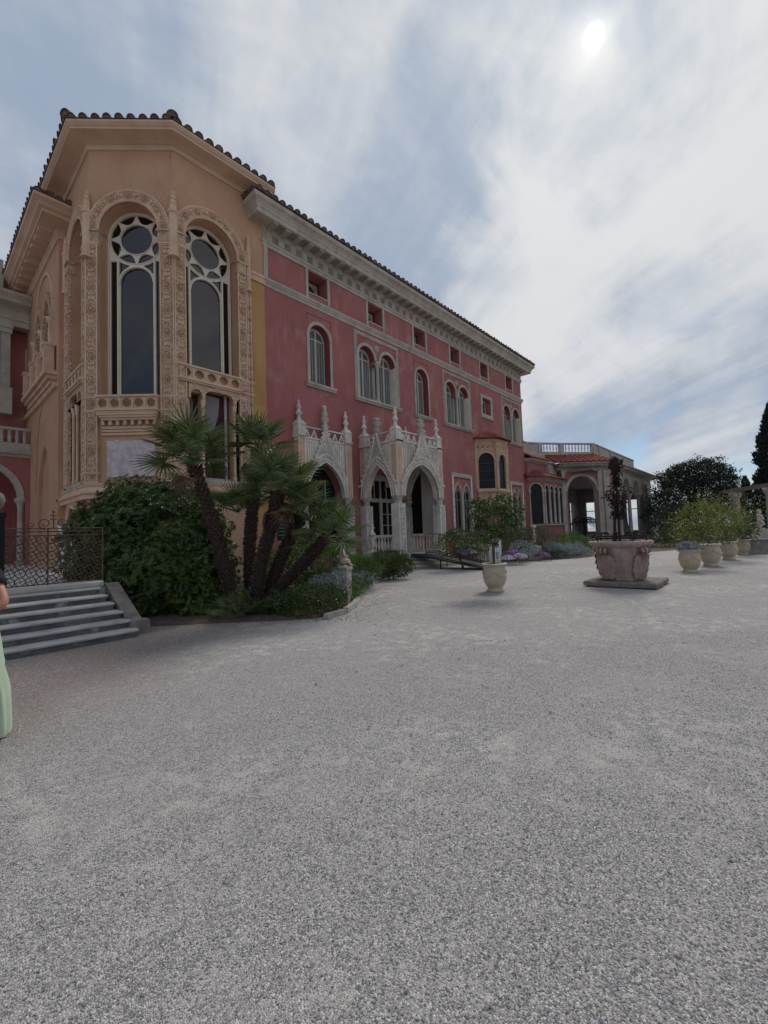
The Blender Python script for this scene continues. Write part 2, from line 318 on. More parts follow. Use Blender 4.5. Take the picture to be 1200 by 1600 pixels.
class MB:
    def __init__(s): s.v = []; s.f = []
    def add(s, vs, fs):
        b = len(s.v); s.v += [tuple(v) for v in vs]; s.f += [tuple(b+i for i in f) for f in fs]
    def box(s, x0, x1, y0, y1, z0, z1, tp=0.):
        s.add([(x0, y0, z0), (x1, y0, z0), (x1, y1, z0), (x0, y1, z0), (x0+tp, y0+tp, z1), (x1-tp, y0+tp, z1), (x1-tp, y1-tp, z1), (x0+tp, y1-tp, z1)],
              [(0, 3, 2, 1), (4, 5, 6, 7), (0, 1, 5, 4), (1, 2, 6, 5), (2, 3, 7, 6), (3, 0, 4, 7)]); return s
    def cbox(s, c, d): return s.box(c[0]-d[0]/2, c[0]+d[0]/2, c[1]-d[1]/2, c[1]+d[1]/2, c[2]-d[2]/2, c[2]+d[2]/2)
    def plate(s, outer, holes=(), y0=0., y1=.1, back=True):
        """polygon in (u, z), with holes, thickened from y0 (front) to y1"""
        pts = []; edges = []
        loops = [outer]+list(holes)
        for lp in loops:
            b = len(pts); n = len(lp); pts += [Vector(p) for p in lp]; edges += [(b+i, b+(i+1) % n) for i in range(n)]
        r = delaunay_2d_cdt(pts, edges, [], 0, 1e-5); V, F = r[0], r[2]
        fs = []
        for f in F:
            cx = sum(V[i].x for i in f)/len(f); cz = sum(V[i].y for i in f)/len(f)
            if inside((cx, cz), outer) and not any(inside((cx, cz), h) for h in holes): fs.append(tuple(f))
        s.add([(v.x, y0, v.y) for v in V], fs)
        if back: s.add([(v.x, y1, v.y) for v in V], [f[::-1] for f in fs])
        for li, lp in enumerate(loops):
            n = len(lp); s.add([(p[0], y0, p[1]) for p in lp]+[(p[0], y1, p[1]) for p in lp], [(i, (i+1) % n, n+(i+1) % n, n+i) for i in range(n)])
        return s
    def lathe(s, prof, cx=0., cy=0., cz=0., seg=12, a0=0., a1=2*pi, sx=1., sy=1.):
        full = abs(a1-a0-2*pi) < 1e-6; n = seg if full else seg+1
        vs = []
        for r, z in prof:
            for k in range(n):
                a = a0+(a1-a0)*k/seg; vs.append((cx+r*cos(a)*sx, cy+r*sin(a)*sy, cz+z))
        fs = []
        for i in range(len(prof)-1):
            for k in range(n if full else n-1):
                fs.append((i*n+k, i*n+(k+1) % n, (i+1)*n+(k+1) % n, (i+1)*n+k))
        if prof[0][0] > 1e-4: fs.append(tuple(range(n))[::-1])
        if prof[-1][0] > 1e-4: fs.append(tuple((len(prof)-1)*n+k for k in range(n)))
        s.add(vs, fs); return s
    def tube(s, path, r, seg=6, cap=True, flat=1.):
        path = [Vector(p) for p in path]; n = len(path); rr = r if callable(r) else (lambda t: r)
        vs = []; up = None
        for i, p in enumerate(path):
            d = (path[min(i+1, n-1)]-path[max(i-1, 0)]).normalized()
            if up is None: up = Vector((0, 0, 1)) if abs(d.z) < .9 else Vector((1, 0, 0))
            a = d.cross(up).normalized(); b = a.cross(d).normalized(); up = b
            q = rr(i/max(1, n-1))
            for k in range(seg): t = 2*pi*k/seg; vs.append(p+a*cos(t)*q+b*sin(t)*q*flat)
        fs = [(i*seg+k, i*seg+(k+1) % seg, (i+1)*seg+(k+1) % seg, (i+1)*seg+k) for i in range(n-1) for k in range(seg)]
        if cap: fs += [tuple(range(seg))[::-1], tuple((n-1)*seg+k for k in range(seg))]
        s.add(vs, fs); return s
    def ball(s, c, r, seg=8, rings=5, sz=1.):
        prof = [(max(1e-5, r*sin(pi*i/rings)), -r*cos(pi*i/rings)*sz) for i in range(rings+1)]
        return s.lathe(prof, c[0], c[1], c[2], seg)
    def sweep(s, path, prof, closed=False):
        """profile (outward offset, z) mitred along a plan path; outward is to the right of travel"""
        n = len(path); P = [Vector(p) for p in path]; rows = []
        def nrm(a, b): d = (b-a).normalized(); return Vector((d.y, -d.x))
        for i in range(n):
            if 0 < i < n-1:
                n1, n2 = nrm(P[i-1], P[i]), nrm(P[i], P[i+1]); m = (n1+n2)/(1+n1.dot(n2))
            elif i == 0: m = nrm(P[0], P[1])
            else: m = nrm(P[-2], P[-1])
            rows.append([(P[i].x+m.x*o, P[i].y+m.y*o, z) for o, z in prof])
        k = len(prof); vs = [v for r in rows for v in r]
        fs = [(i*k+j, (i+1)*k+j, (i+1)*k+j+1, i*k+j+1) for i in range(n-1) for j in range(k-1)]
        fs += [tuple(range(k))[::-1], tuple((n-1)*k+j for j in range(k))]
        s.add(vs, fs); return s
    def xf(s, M):
        s.v = [tuple(M @ Vector(v)) for v in s.v]; return s
    def mesh(s, name, mt, smooth=False):
        me = bpy.data.meshes.new(name); me.from_pydata(s.v, [], s.f); me.materials.append(MT[mt] if isinstance(mt, str) else mt)
        if smooth: me.polygons.foreach_set('use_smooth', [True]*len(me.polygons))
        me.update(); return me
    def build(s, name, mt, parent=None, M=I4, smooth=False):
        return place(bpy.data.objects.new(name, s.mesh(name, mt, smooth)), parent, M)
def fixnormals(o):
    bm = bmesh.new(); bm.from_mesh(o.data); bmesh.ops.remove_doubles(bm, verts=bm.verts, dist=1e-4); bmesh.ops.recalc_face_normals(bm, faces=bm.faces); bm.to_mesh(o.data); bm.free(); return o
def rarch(uc, a, z0, n=16, rise=None):
    h = rise or a
    return [(uc-a*cos(pi*i/n), z0+h*sin(pi*i/n)) for i in range(n+1)]
def parch(uc, a, z0, h, n=8):
    R = (a*a+h*h)/(2*a); t = math.asin(min(1, h/R))
    L_ = [(uc-a+R-R*cos(t*i/n), z0+R*sin(t*i/n)) for i in range(n+1)]
    return L_+[(2*uc-x, z) for x, z in L_[-2::-1]]
def rect(u0, u1, z0, z1): return [(u0, z0), (u1, z0), (u1, z1), (u0, z1)]
def door_poly(arch, zb): return [(arch[0][0], zb)]+arch+[(arch[-1][0], zb)]
def circ(uc, zc, r, n=20): return [(uc+r*cos(2*pi*i/n), zc+r*sin(2*pi*i/n)) for i in range(n)]
def band(outer, inner): return list(outer)+list(reversed(inner))
# small carved pieces shared everywhere ---------------------------------
def rosette_mesh(mt, r=.1):
    m = MB(); n = 8
    m.lathe([(r, 0), (r, .035), (r*.86, .06), (r*.72, .035), (r*.68, 0)], seg=12)
    for k in range(n):
        a = 2*pi*k/n; c = Vector((cos(a)*r*.4, sin(a)*r*.4, .012)); t = Vector((cos(a), sin(a), 0)); p = Vector((-sin(a), cos(a), 0))
        m.add([c-t*r*.3, c-p*r*.17+Vector((0, 0, .045)), c+t*r*.26, c+p*r*.17+Vector((0, 0, .045))], [(0, 1, 2, 3)])
    m.lathe([(r*.22, 0), (r*.2, .06), (1e-5, .08)], seg=6)
    m.xf(Matrix.Rotation(pi/2, 4, 'X')); return m.mesh('rosette', mt)
def scroll_mesh(mt, w=.12, h=.3):
    """leaf scroll: two curling tendrils and a central leaf, standing on a pilaster"""
    m = MB()
    for s_ in (-1, 1):
        pts = []
        for i in range(9):
            t = i/8; a = -pi/2+t*1.6*pi; rr = w*.42*(1-.55*t)
            pts.append((s_*(w*.5+rr*cos(a)), -.012, h*.22+t*h*.25+rr*sin(a)))
        m.tube(pts, lambda t: .024*(1-.4*t), 5)
        m.add([(s_*w*.1, 0, h*.45), (s_*w*.75, -.03, h*.62), (s_*w*.5, -.035, h*.85), (s_*w*.08, -.01, h*.72)], [(0, 1, 2, 3)])
    m.add([(-w*.22, 0, h*.35), (0, -.045, h*.5), (w*.22, 0, h*.35), (0, -.03, h)], [(0, 1, 3), (1, 2, 3)])
    m.add([(-w*.25, 0, 0), (0, -.04, h*.12), (w*.25, 0, 0), (0, -.03, h*.3)], [(0, 1, 3), (1, 2, 3)])
    return m.mesh('leaf_scroll', mt)
ROS = rosette_mesh('beige', .135); ROS_S = rosette_mesh('beige', .085); SCR = scroll_mesh('beige', .17, .36); SCR_S = scroll_mesh('beige', .09, .26)
def tile_mesh(mt, w=.17, ln=.75, th=.022):
    m = MB(); n = 8; vs = []
    for y, k in ((0, 1.), (ln, .82)):
        for rr in (w*k, (w-th)*k):
            for i in range(n+1): a = pi*i/n; vs.append((-rr*cos(a), y, rr*sin(a)*.95))
    q = n+1; fs = []
    for i in range(n):
        fs += [(i, i+1, 2*q+i+1, 2*q+i), (q+i+1, q+i, 3*q+i, 3*q+i+1), (i+1, i, q+i, q+i+1)]
    m.add(vs, fs); m.add([(-w*.97*cos(pi*i/n), .035, w*.92*sin(pi*i/n)) for i in range(n+1)], [tuple(range(n+1))])
    return m.mesh('roof_tile', mt)
TILE = tile_mesh('tile_dark', .155); TILE_R = tile_mesh('tile_red', .14, .6)
def eave_tiles(parent, a, b, z, slope=18, spacing=.38, me=None, jit=.012):
    """a row of cover tiles whose mouths hang over the eave from a to b (plan points, outward on the right)"""
    a, b = Vector(a), Vector(b); L_ = (b-a).length; d = (b-a)/L_; n = max(1, round(L_/spacing)); ang = atan2(d.y, d.x)
    for i in range(n):
        p = a+d*L_*(i+.5)/n
        M = T(p.x, p.y, z+random.uniform(-jit, jit)) @ RZ(ang+random.uniform(-.03, .03)) @ Matrix.Rotation(radians(slope), 4, 'X') @ Matrix.Translation((0, random.uniform(-.03, .02), 0))
        inst('roof_tile', me or TILE, parent, M)
# ============================================================ SETTING
g_ = MB(); g_.add([(-300, -400, 0), (3000, -400, 0), (3000, 900, 0), (-300, 900, 0)], [(0, 1, 2, 3)])
tag(g_.build('ground', 'gravel'), 'pale grey gravel forecourt spreading in front of the pink villa', 'ground', kind='structure')
# planting bed round the palms, along the facade and in front of the gallery (one sheet, wavy edge)
BED = [(2.95, 9.3), (3.4, 8.8), (4.2, 8.05), (4.9, 7.3), (5.45, 6.85), (6.1, 6.95), (6.75, 7.4), (7.5, 8.0), (8.7, 9.0), (10.2, 10.0), (11.6, 10.9), (12.9, 11.6), (14.4, 12.1), (14.5, 15.5), (6.2, 15.5), (4.2, 17.5), (2.95, 17.5)]
def sheet(name, pts, z, mt, lab):
    m = MB().plate(pts, (), 0, .01, back=False); m.v = [(x, zz, z+(0 if i >= 0 else 0)) for i, (x, y, zz) in enumerate(m.v)]
    o = m.build(name, mt); return tag(o, lab, name.replace('_', ' '), kind='structure')
def soil(name, pts, h, lab):
    m = MB(); n = len(pts); cx = sum(p[0] for p in pts)/n; cy = sum(p[1] for p in pts)/n
    ins = [(cx+(x-cx)*.93, cy+(y-cy)*.93) for x, y in pts]
    p2 = MB().plate(ins, (), 0, .01, back=False); nf = [f for f in p2.f if len(f) == 3]
    m.add([(x, z, h) for x, y, z in p2.v], nf)
    m.add([(x, y, .004) for x, y in pts]+[(x, y, h) for x, y in ins], [(i, (i+1) % n, n+(i+1) % n, n+i) for i in range(n)])
    return tag(m.build(name, 'soil'), lab, 'planting bed', kind='structure')
soil('planting_bed', BED, .07, 'brown planting bed under the palms and shrubs')
BED2 = [(19.2, 11.3), (20.5, 10.55), (22, 9.1), (24, 7.75), (26.5, 7.5), (29, 6.4), (32, 4.9), (36, 3.6), (60, 2.2), (60, 10.8), (43.6, 10.8), (40.2, 14.2), (36, 14.2), (34.8, 15.3), (19.2, 15.3)]
soil('planting_bed', BED2, .06, 'flower bed along the far end of the villa')
# kerb stones round the near bed: each stone its own piece
kb = thing('stone_kerb', (7, 8, 0), 'low pale stone kerb edging the palm bed', 'kerb')
pth = [Vector(p) for p in ((5.5, 6.62), (6.15, 6.75), (6.85, 7.2), (7.6, 7.85), (8.75, 8.85), (10.25, 9.85), (11.65, 10.75), (12.95, 11.45), (14.4, 11.95))]
for a, b in zip(pth, pth[1:]):
    d = b-a; n = max(1, round(d.length/.62))
    for i in range(n):
        p = a+d*(i+.5)/n; l = d.length/n*.47
        MB().box(-l, l, -.07, .07, 0, .12+random.uniform(-.02, .02), .012).build('kerb_stone', 'kerb', kb, T(p.x, p.y, -.01) @ RZ(atan2(d.y, d.x)+random.uniform(-.04, .04)))
# terrace above the marble steps
TZ = .78
m = MB(); m.plate([(-6, 9.95), (2.75, 9.95), (2.75, 17.4), (4.1, 17.4), (4.1, 30), (-6, 30)], (), 0, .01, back=False)
m.v = [(x, z, TZ) for x, y, z in m.v]; m.f = [f for f in m.f if len(f) == 3]
m.box(-6, 2.74, 9.96, 10.2, 0, TZ-.004); m.box(2.6, 2.76, 10.2, 17.4, 0, TZ-.004)
tag(m.build('terrace', 'terrace'), 'pale paved terrace at the top of the marble steps', 'terrace', kind='structure')
# ============================================================ MARBLE STEPS
st = thing('marble_steps', (0, 9, 0), 'flight of worn grey marble steps rising to the iron gate', 'steps')
for i in range(6):
    y0 = 8.28+.31*i; z0 = .13*i; xr = 2.7-.035*i
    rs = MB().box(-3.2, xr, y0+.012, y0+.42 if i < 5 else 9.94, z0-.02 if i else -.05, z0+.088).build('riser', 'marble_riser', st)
    # tread: slab with chipped, uneven nose
    m = MB(); n = 26; vs = []
    for k in range(n+1):
        x = -3.2+(xr+.02+3.2)*k/n; e = y0-.02+.018*noise.noise(Vector((x*2.3, i*3.1, 0)))+(.035 if noise.noise(Vector((x*1.7, i*5.3, 4))) > .38 else 0)
        yb = y0+.345 if i < 5 else 9.97
        vs += [(x, e, z0+.09), (x, e-.006, z0+.118), (x, e+.012, z0+.13), (x, yb, z0+.13), (x, yb, z0+.09)]
    fs = [(5*k+j, 5*k+5+j, 5*k+5+(j+1) % 5, 5*k+(j+1) % 5) for k in range(n) for j in range(5)]+[(0, 1, 2, 3, 4), tuple(5*n+j for j in (4, 3, 2, 1, 0))]
    m.add(vs, fs); m.build('tread', 'marble', st)
# sloping stone string at the right end
m = MB(); pr = [(8.55, -.05), (8.55, .17), (8.60, .22), (8.7, .25), (9.95, .83), (10.2, .83), (10.2, -.05)]
m.add([(2.66, y, z) for y, z in pr]+[(2.90, y, z) for y, z in pr], [tuple(range(7)), tuple(range(13, 6, -1))]+[(i, (i+1) % 7, 7+(i+1) % 7, 7+i) for i in range(7)])
m.build('string_wall', 'stone', st)
MB().box(2.64, 2.98, 8.46, 8.74, -.02, .24, .02).build('end_block', 'stone', st)
# ledge the gate stands on
MB().sweep([(-3.2, 9.97), (2.62, 9.97)], [(-.18, TZ), (.04, TZ), (.06, TZ+.03), (.06, TZ+.09), (.03, TZ+.12), (-.18, TZ+.12)]).build('ledge', 'marble', st)
# ============================================================ MAIN VILLA BLOCK
Yf = 15.45; FR = T(0, Yf, 0)
vl = thing('villa', (22, Yf, 0), 'long pink stuccoed villa block with gothic porches and arched windows', 'building')
X0, X1 = 10.0, 34.9
frieze = [(12.34, 13.5), (16.31, 17.46), (20.23, 21.39), (24.14, 25.27), (28.06, 29.19), (32.1, 33.24)]
singles = [12.93, 20.86]; doubles = [(15.2, 18.67), (23.1, 26.5), (31.15, 34.56)]
def dbl_centres(a, b): w = b-a; return a+w*.255, a+w*.735
holes = [rect(a, b, 12.98, 14.04) for a, b in frieze]
for uc in singles: holes.append(door_poly(rarch(uc, .60, 10.98), 8.72))
for a, b in doubles:
    c1, c2 = dbl_centres(a, b); mid = (a+b)/2-.0
    # both lights in one opening behind the column
    L1 = rarch(c1, .60, 10.95); L2 = rarch(c2, .60, 10.95)
    holes.append([(c1-.60, 8.72)]+L1+[(c1+.60, 10.72), (c2-.60, 10.72)]+L2+[(c2+.60, 8.72)])
holes.append(rect(28.17, 29.4, 10.22, 11.42))
goth = [(23.62, 26.15), (31.95, 34.3)]
for a, b in goth: holes.append(rect(a+.2, b-.2, 1.6, 5.25))
holes.append(door_poly(parch(12.87, 1.24, 3.3, 1.8), .62))
holes.append(door_poly(rarch(17.05, 1.15, 3.7, 14), .62))
wall = MB().plate(rect(X0, X1, -.05, 15.6), holes, 0, .55).build('wall', 'pink', vl, FR)
MB().box(X1-.55, X1, .55, 12, -.05, 15.6).build('end_wall', 'pink', vl, FR)
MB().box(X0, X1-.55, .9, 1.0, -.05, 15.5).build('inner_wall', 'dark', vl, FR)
# string course and cornice
MB().sweep([(X0-.02, Yf), (X1+.02, Yf), (X1+.02, Yf+10)], [(-.02, 12.30), (.05, 12.32), (.06, 12.44), (.10, 12.47), (.10, 12.52), (.14, 12.56), (.15, 12.64), (.12, 12.68), (-.02, 12.70)]).build('string_course', 'cream', vl)
path = [(X0-.0, Yf+.3), (X0-.0, Yf), (X1, Yf), (X1, Yf+10)]
co = MB().sweep(path, [(-.02, 14.08), (.06, 14.08), (.06, 14.20), (.11, 14.24), (.11, 14.33), (.03, 14.36), (.03, 14.80), (.10, 14.88), (.68, 14.90), (.70, 14.92), (.70, 15.08), (.74, 15.12), (.76, 15.20), (.84, 15.30), (.93, 15.36), (.95, 15.42), (.95, 15.52), (.90, 15.56), (-.02, 15.60)]).build('cornice', 'cream', vl)
blk = MB().box(-.155, .155, -.04, 0, 14.38, 14.74).box(-.13, .13, -.60, -.02, 14.835, 14.90).mesh('console_block', 'cream')
cof = MB().box(-.145, .145, -.012, .0, 14.42, 14.70).box(-.15, .15, -.58, -.14, 14.872, 14.905)
for k in (-.05, .05): cof.box(k-.014, k+.014, -.02, 0, 14.42, 14.70)
cof = cof.mesh('coffer', 'coffer')
n = 40
for i in range(n):
    u = X0+.25+(X1-X0-.4)*i/(n-1); inst('console_block', blk, co, FR @ T(u, -.03, 0))
    if i < n-1: inst('coffer', cof, co, FR @ T(u+(X1-X0-.4)/(n-1)/2, -.03, 0))
# plaster strips framing the frieze
for a, b in frieze:
    for u in (a-.14, b): MB().box(u, u+.14, -.05, 0, 12.70, 14.08).build('frieze_strip', 'cream', vl, FR)
MB().box(X0-.02, X0+.17, -.055, 0, 12.70, 14.08).build('frieze_strip', 'cream', vl, FR)
# attic windows deep in the frieze
for a, b in frieze:
    w = MB(); c = (a+b)/2
    w.box(a-.06, a-.001, 0.0, .8, 12.9, 14.1).box(b+.001, b+.06, 0, .8, 12.9, 14.1).box(a-.06, b+.06, 0, .8, 14.041, 14.1).box(a-.06, b+.06, 0, .8, 12.92, 12.979)
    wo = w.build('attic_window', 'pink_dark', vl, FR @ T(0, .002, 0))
    MB().plate(rect(a+.03, b-.03, 12.99, 13.99), [door_poly(rarch(c, .40, 13.45), 13.08)], .68, .76).build('frame', 'shutter', wo, FR)
    MB().plate(door_poly(rarch(c, .40, 13.45), 13.08), (), .73, .75).build('pane', 'glass_far', wo, FR)
    for k in range(5): MB().box(c-.36, c+.36, .70, .73, 13.14+k*.13, 13.18+k*.13).build('louver', 'louver', wo, FR)
    MB().box(a, b, -.04, .1, 12.97, 13.03).build('sill', 'cream', wo, FR)
def shutters(parent, M, c, a, zb, zs, y=.30):
    """pair of tall glazed shutters with arched head"""
    f = MB().plate(door_poly(rarch(c, a-.02, zs), zb), [rect(c-a+.09, c-.06, zb+.12, zs-.05), rect(c+.06, c+a-.09, zb+.12, zs-.05),
        [(c-a+.1, zs+.03), (c-.05, zs+.03), (c-.05, zs+a-.16), (c-a*.62, zs+a*.52)], [(c+.05, zs+.03), (c+a-.1, zs+.03), (c+a*.62, zs+a*.52), (c+.05, zs+a-.16)]], y, y+.06).build('frame', 'shutter', parent, M)
    MB().plate(door_poly(rarch(c, a-.03, zs), zb), (), y+.035, y+.05).build('pane', 'shutter_glass', parent, M)
    for s_ in (-1, 1):
        u = c+s_*(a+.02)/2
        for k in (-.08, .08): MB().box(u+k-.012, u+k+.012, y+.005, y+.034, zb+.12, zs-.05).build('glazing_bar', 'shutter', parent, M)
# single arched windows
def single_window(uc):
    so_ = MB().plate(band(door_poly(rarch(uc, .755, 10.98), 8.70), door_poly(rarch(uc, .60, 10.98), 8.70)), (), -.05, .02).build('arched_window', 'cream', vl, FR)
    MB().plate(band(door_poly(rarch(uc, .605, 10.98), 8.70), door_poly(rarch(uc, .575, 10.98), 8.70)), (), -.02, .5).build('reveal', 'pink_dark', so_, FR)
    MB().plate(band(rarch(uc, .655, 10.98)+[(uc+.655, 8.72)], rarch(uc, .60, 10.98)+[(uc+.60, 8.72)]), (), -.045, .30).build('jamb', 'wframe', so_, FR)
    MB().sweep([(uc-.86, Yf), (uc+.90, Yf)], [(-.0, 8.50), (.10, 8.50), (.12, 8.56), (.17, 8.60), (.17, 8.70), (.0, 8.72)]).build('sill', 'cream', so_)
    shutters(so_, FR, uc, .57, 8.73, 10.98)
    MB().box(uc-.72, uc+.74, -.012, 0, 11.97, 12.0).box(uc-.72, uc-.69, -.012, 0, 11.6, 11.97).box(uc+.71, uc+.74, -.012, 0, 11.6, 11.97).build('hood_line', 'pink_dark', so_, FR)
for uc in singles: single_window(uc)
dent = MB().box(-.03, .03, -.075, -.04, -.03, .03).mesh('dentil', 'cream')
COLN = [(.15, 0), (.15, .06), (.12, .10), (.135, .14), (.10, .18), (.088, .25), (.082, 1.75), (.10, 1.78), (.085, 1.82), (.12, 1.95), (.17, 2.06), (.17, 2.14)]
colm = MB().lathe(COLN, seg=10).mesh('column', 'cream', True)
def double_window(a, b):
    c1, c2 = dbl_centres(a, b); cm = (c1+c2)/2
    fr = MB().plate(band([(a, 8.72), (a, 12.19), (b, 12.19), (b, 8.72)], [(a+.17, 8.72), (a+.17, 12.02), (b-.17, 12.02), (b-.17, 8.72)]), (), -.045, .02).build('double_window', 'cream', vl, FR)
    # rope of dentils on the square frame
    for k in range(26): inst('dentil', dent, fr, FR @ T(a+.085, 0, 8.82+k*.13)); inst('dentil', dent, fr, FR @ T(b-.085, 0, 8.82+k*.13))
    for k in range(int((b-a-.3)/.13)): inst('dentil', dent, fr, FR @ T(a+.2+k*.13, 0, 12.105))
    for c, s_ in ((c1, -1), (c2, 1)):
        o, i_ = rarch(c, .755, 10.95), rarch(c, .60, 10.95)
        if s_ < 0: o = [(c-.755, 8.72)]+o; i_ = [(c-.60, 8.72)]+i_
        else: o = o+[(c+.755, 8.72)]; i_ = i_+[(c+.60, 8.72)]
        if s_ < 0: o[-1] = (min(o[-1][0], cm), o[-1][1]); o = [(min(x, cm-.002), z) for x, z in o]
        else: o = [(max(x, cm+.002), z) for x, z in o]
        MB().plate(band(o, i_), (), -.07, .02).build('arch_moulding', 'cream', fr, FR)
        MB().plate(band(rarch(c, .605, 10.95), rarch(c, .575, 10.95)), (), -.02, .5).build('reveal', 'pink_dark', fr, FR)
        e = c-.60 if s_ < 0 else c+.56
        MB().box(e, e+.04, -.04, .30, 8.72, 10.95).build('jamb', 'wframe', fr, FR)
        shutters(fr, FR, c, .57, 8.73, 10.95)
    MB().box(cm-.16, cm+.16, -.08, .5, 10.80, 10.95).build('impost', 'cream', fr, FR)
    inst('column', colm, fr, FR @ T(cm, .02, 8.72)); MB().box(cm-.1, cm+.1, .28, .5, 8.72, 10.8).build('mullion', 'shutter', fr, FR)
    MB().sweep([(a-.05, Yf), (b+.08, Yf)], [(0, 8.50), (.10, 8.50), (.12, 8.56), (.18, 8.60), (.18, 8.70), (0, 8.72)]).build('sill', 'cream', fr)
    MB().lathe([(.17, 0), (.17, .03), (.12, .05), (.10, .03), (.06, .07), (1e-5, .09)], seg=12).xf(Matrix.Rotation(pi/2, 4, 'X')).build('medallion', 'cream', fr, FR @ T(cm, 0, 11.66))
for a, b in doubles: double_window(a, b)
# small square window
so_ = MB().plate(rect(27.93, 29.65, 9.98, 11.66), [rect(28.17, 29.4, 10.22, 11.42)], -.06, .02).build('square_window', 'cream', vl, FR)
MB().plate(rect(28.18, 29.39, 10.23, 11.41), [rect(28.34, 28.74, 10.36, 11.28), rect(28.83, 29.22, 10.36, 11.28)], .38, .44).build('frame', 'shutter', so_, FR)
MB().box(28.2, 29.37, .40, .42, 10.25, 11.4).build('pane', 'glass_far', so_, FR)
MB().sweep([(27.9, Yf), (29.7, Yf)], [(0, 9.86), (.1, 9.87), (.15, 9.93), (.15, 9.99), (0, 10.0)]).build('sill', 'cream', so_)
# gothic paired windows of the ground floor
def gothic_window(a, b):
    c = (a+b)/2; hw = (b-a)/2; ca, cb = c-.49*(hw-.2)-.02, c+.49*(hw-.2)+.02; hw2 = .42*(hw-.2)
    fr = MB().plate(band([(a, 1.5), (a, 5.5), (b, 5.5), (b, 1.5)], [(a+.22, 1.5), (a+.22, 5.24), (b-.22, 5.24), (b-.22, 1.5)]), (), -.07, .02).build('gothic_window', 'cream', vl, FR)
    MB().box(a+.2, b-.2, .05, .1, 4.3, 5.26).build('spandrel', 'pink', fr, FR)
    for uc in (ca, cb):
        MB().plate(band(door_poly(parch(uc, hw2+.09, 3.9, 1.05), 1.6), door_poly(parch(uc, hw2-.03, 3.9, .88), 1.6)), (), -.05, .12).build('arch_moulding', 'cream', fr, FR)
        MB().plate(door_poly(parch(uc, hw2, 3.9, .9), 1.6), (), .1, .14).build('pane', 'glass_far', fr, FR)
        MB().box(uc-.012, uc+.012, .07, .1, 1.65, 4.6).build('glazing_bar', 'shutter', fr, FR); MB().box(uc-hw2, uc+hw2, .07, .1, 3.72, 3.75).build('glazing_bar', 'shutter', fr, FR)
    for k in range(4): inst('rosette', ROS_S, fr, FR @ T(a+.32+(b-a-.64)*k/3, .05, 5.02))
    MB().lathe([(.07, 0), (.07, .05), (.05, .1), (.045, 2.1), (.07, 2.16), (.08, 2.3)], seg=8).build('column', 'cream', fr, FR @ T(c, .0, 1.6), True)
    for u in (a+.11, b-.11):
        for k in range(11): MB().box(u-.09, u+.09, -.085, -.06, 1.55+k*.345, 1.86+k*.345).build('frame_block', 'porch', fr, FR)
    MB().box(a-.02, b+.02, -.14, 0, 1.42, 1.56).build('sill', 'cream', fr, FR)
    for k in range(7):
        MB().lathe([(.05, .0), (.05, .06), (.03, .1), (.065, .28), (.035, .5), (.05, .56), (.05, .6)], seg=8).build('baluster', 'cream', fr, FR @ T(a+.2+(b-a-.4)*k/6, -.1, .8), True)
    MB().box(a, b, -.16, -.02, .62, .8).build('base', 'cream', fr, FR)
for a, b in goth: gothic_window(a, b)
# entrance doors seen through the porch
dr = MB().plate(door_poly(rarch(17.05, 1.13, 3.7, 14), .64), [rect(16.02, 16.96, .75, 3.35), rect(17.16, 17.55, .85, 3.35), rect(17.62, 18.02, .85, 3.35), rect(16.12, 16.55, 3.55, 4.2), rect(16.6, 17.0, 3.55, 4.5), rect(17.1, 17.5, 3.55, 4.5), rect(17.55, 17.98, 3.55, 4.2)], .2, .28).build('entrance_door', 'shutter', vl, FR)
MB().plate(door_poly(rarch(17.05, 1.12, 3.7, 14), .66), (), .30, .32).build('pane', 'dark', dr, FR)
for z in (1.5, 2.1, 2.7): MB().box(17.16, 18.02, .205, .235, z, z+.035).build('glazing_bar', 'shutter', dr, FR)
dw = MB().plate(door_poly(parch(12.87, 1.22, 3.3, 1.78), .64), (), .45, .5).build('porch_glazing', 'dark', vl, FR)
for z in (1.6, 2.6, 3.3): MB().box(11.67, 14.07, .41, .45, z, z+.05).build('glazing_bar', 'shutter', dw, FR)
for u in (12.3, 12.83, 13.36): MB().box(u, u+.05, .405, .45, .7, 4.3).build('glazing_bar', 'shutter', dw, FR)
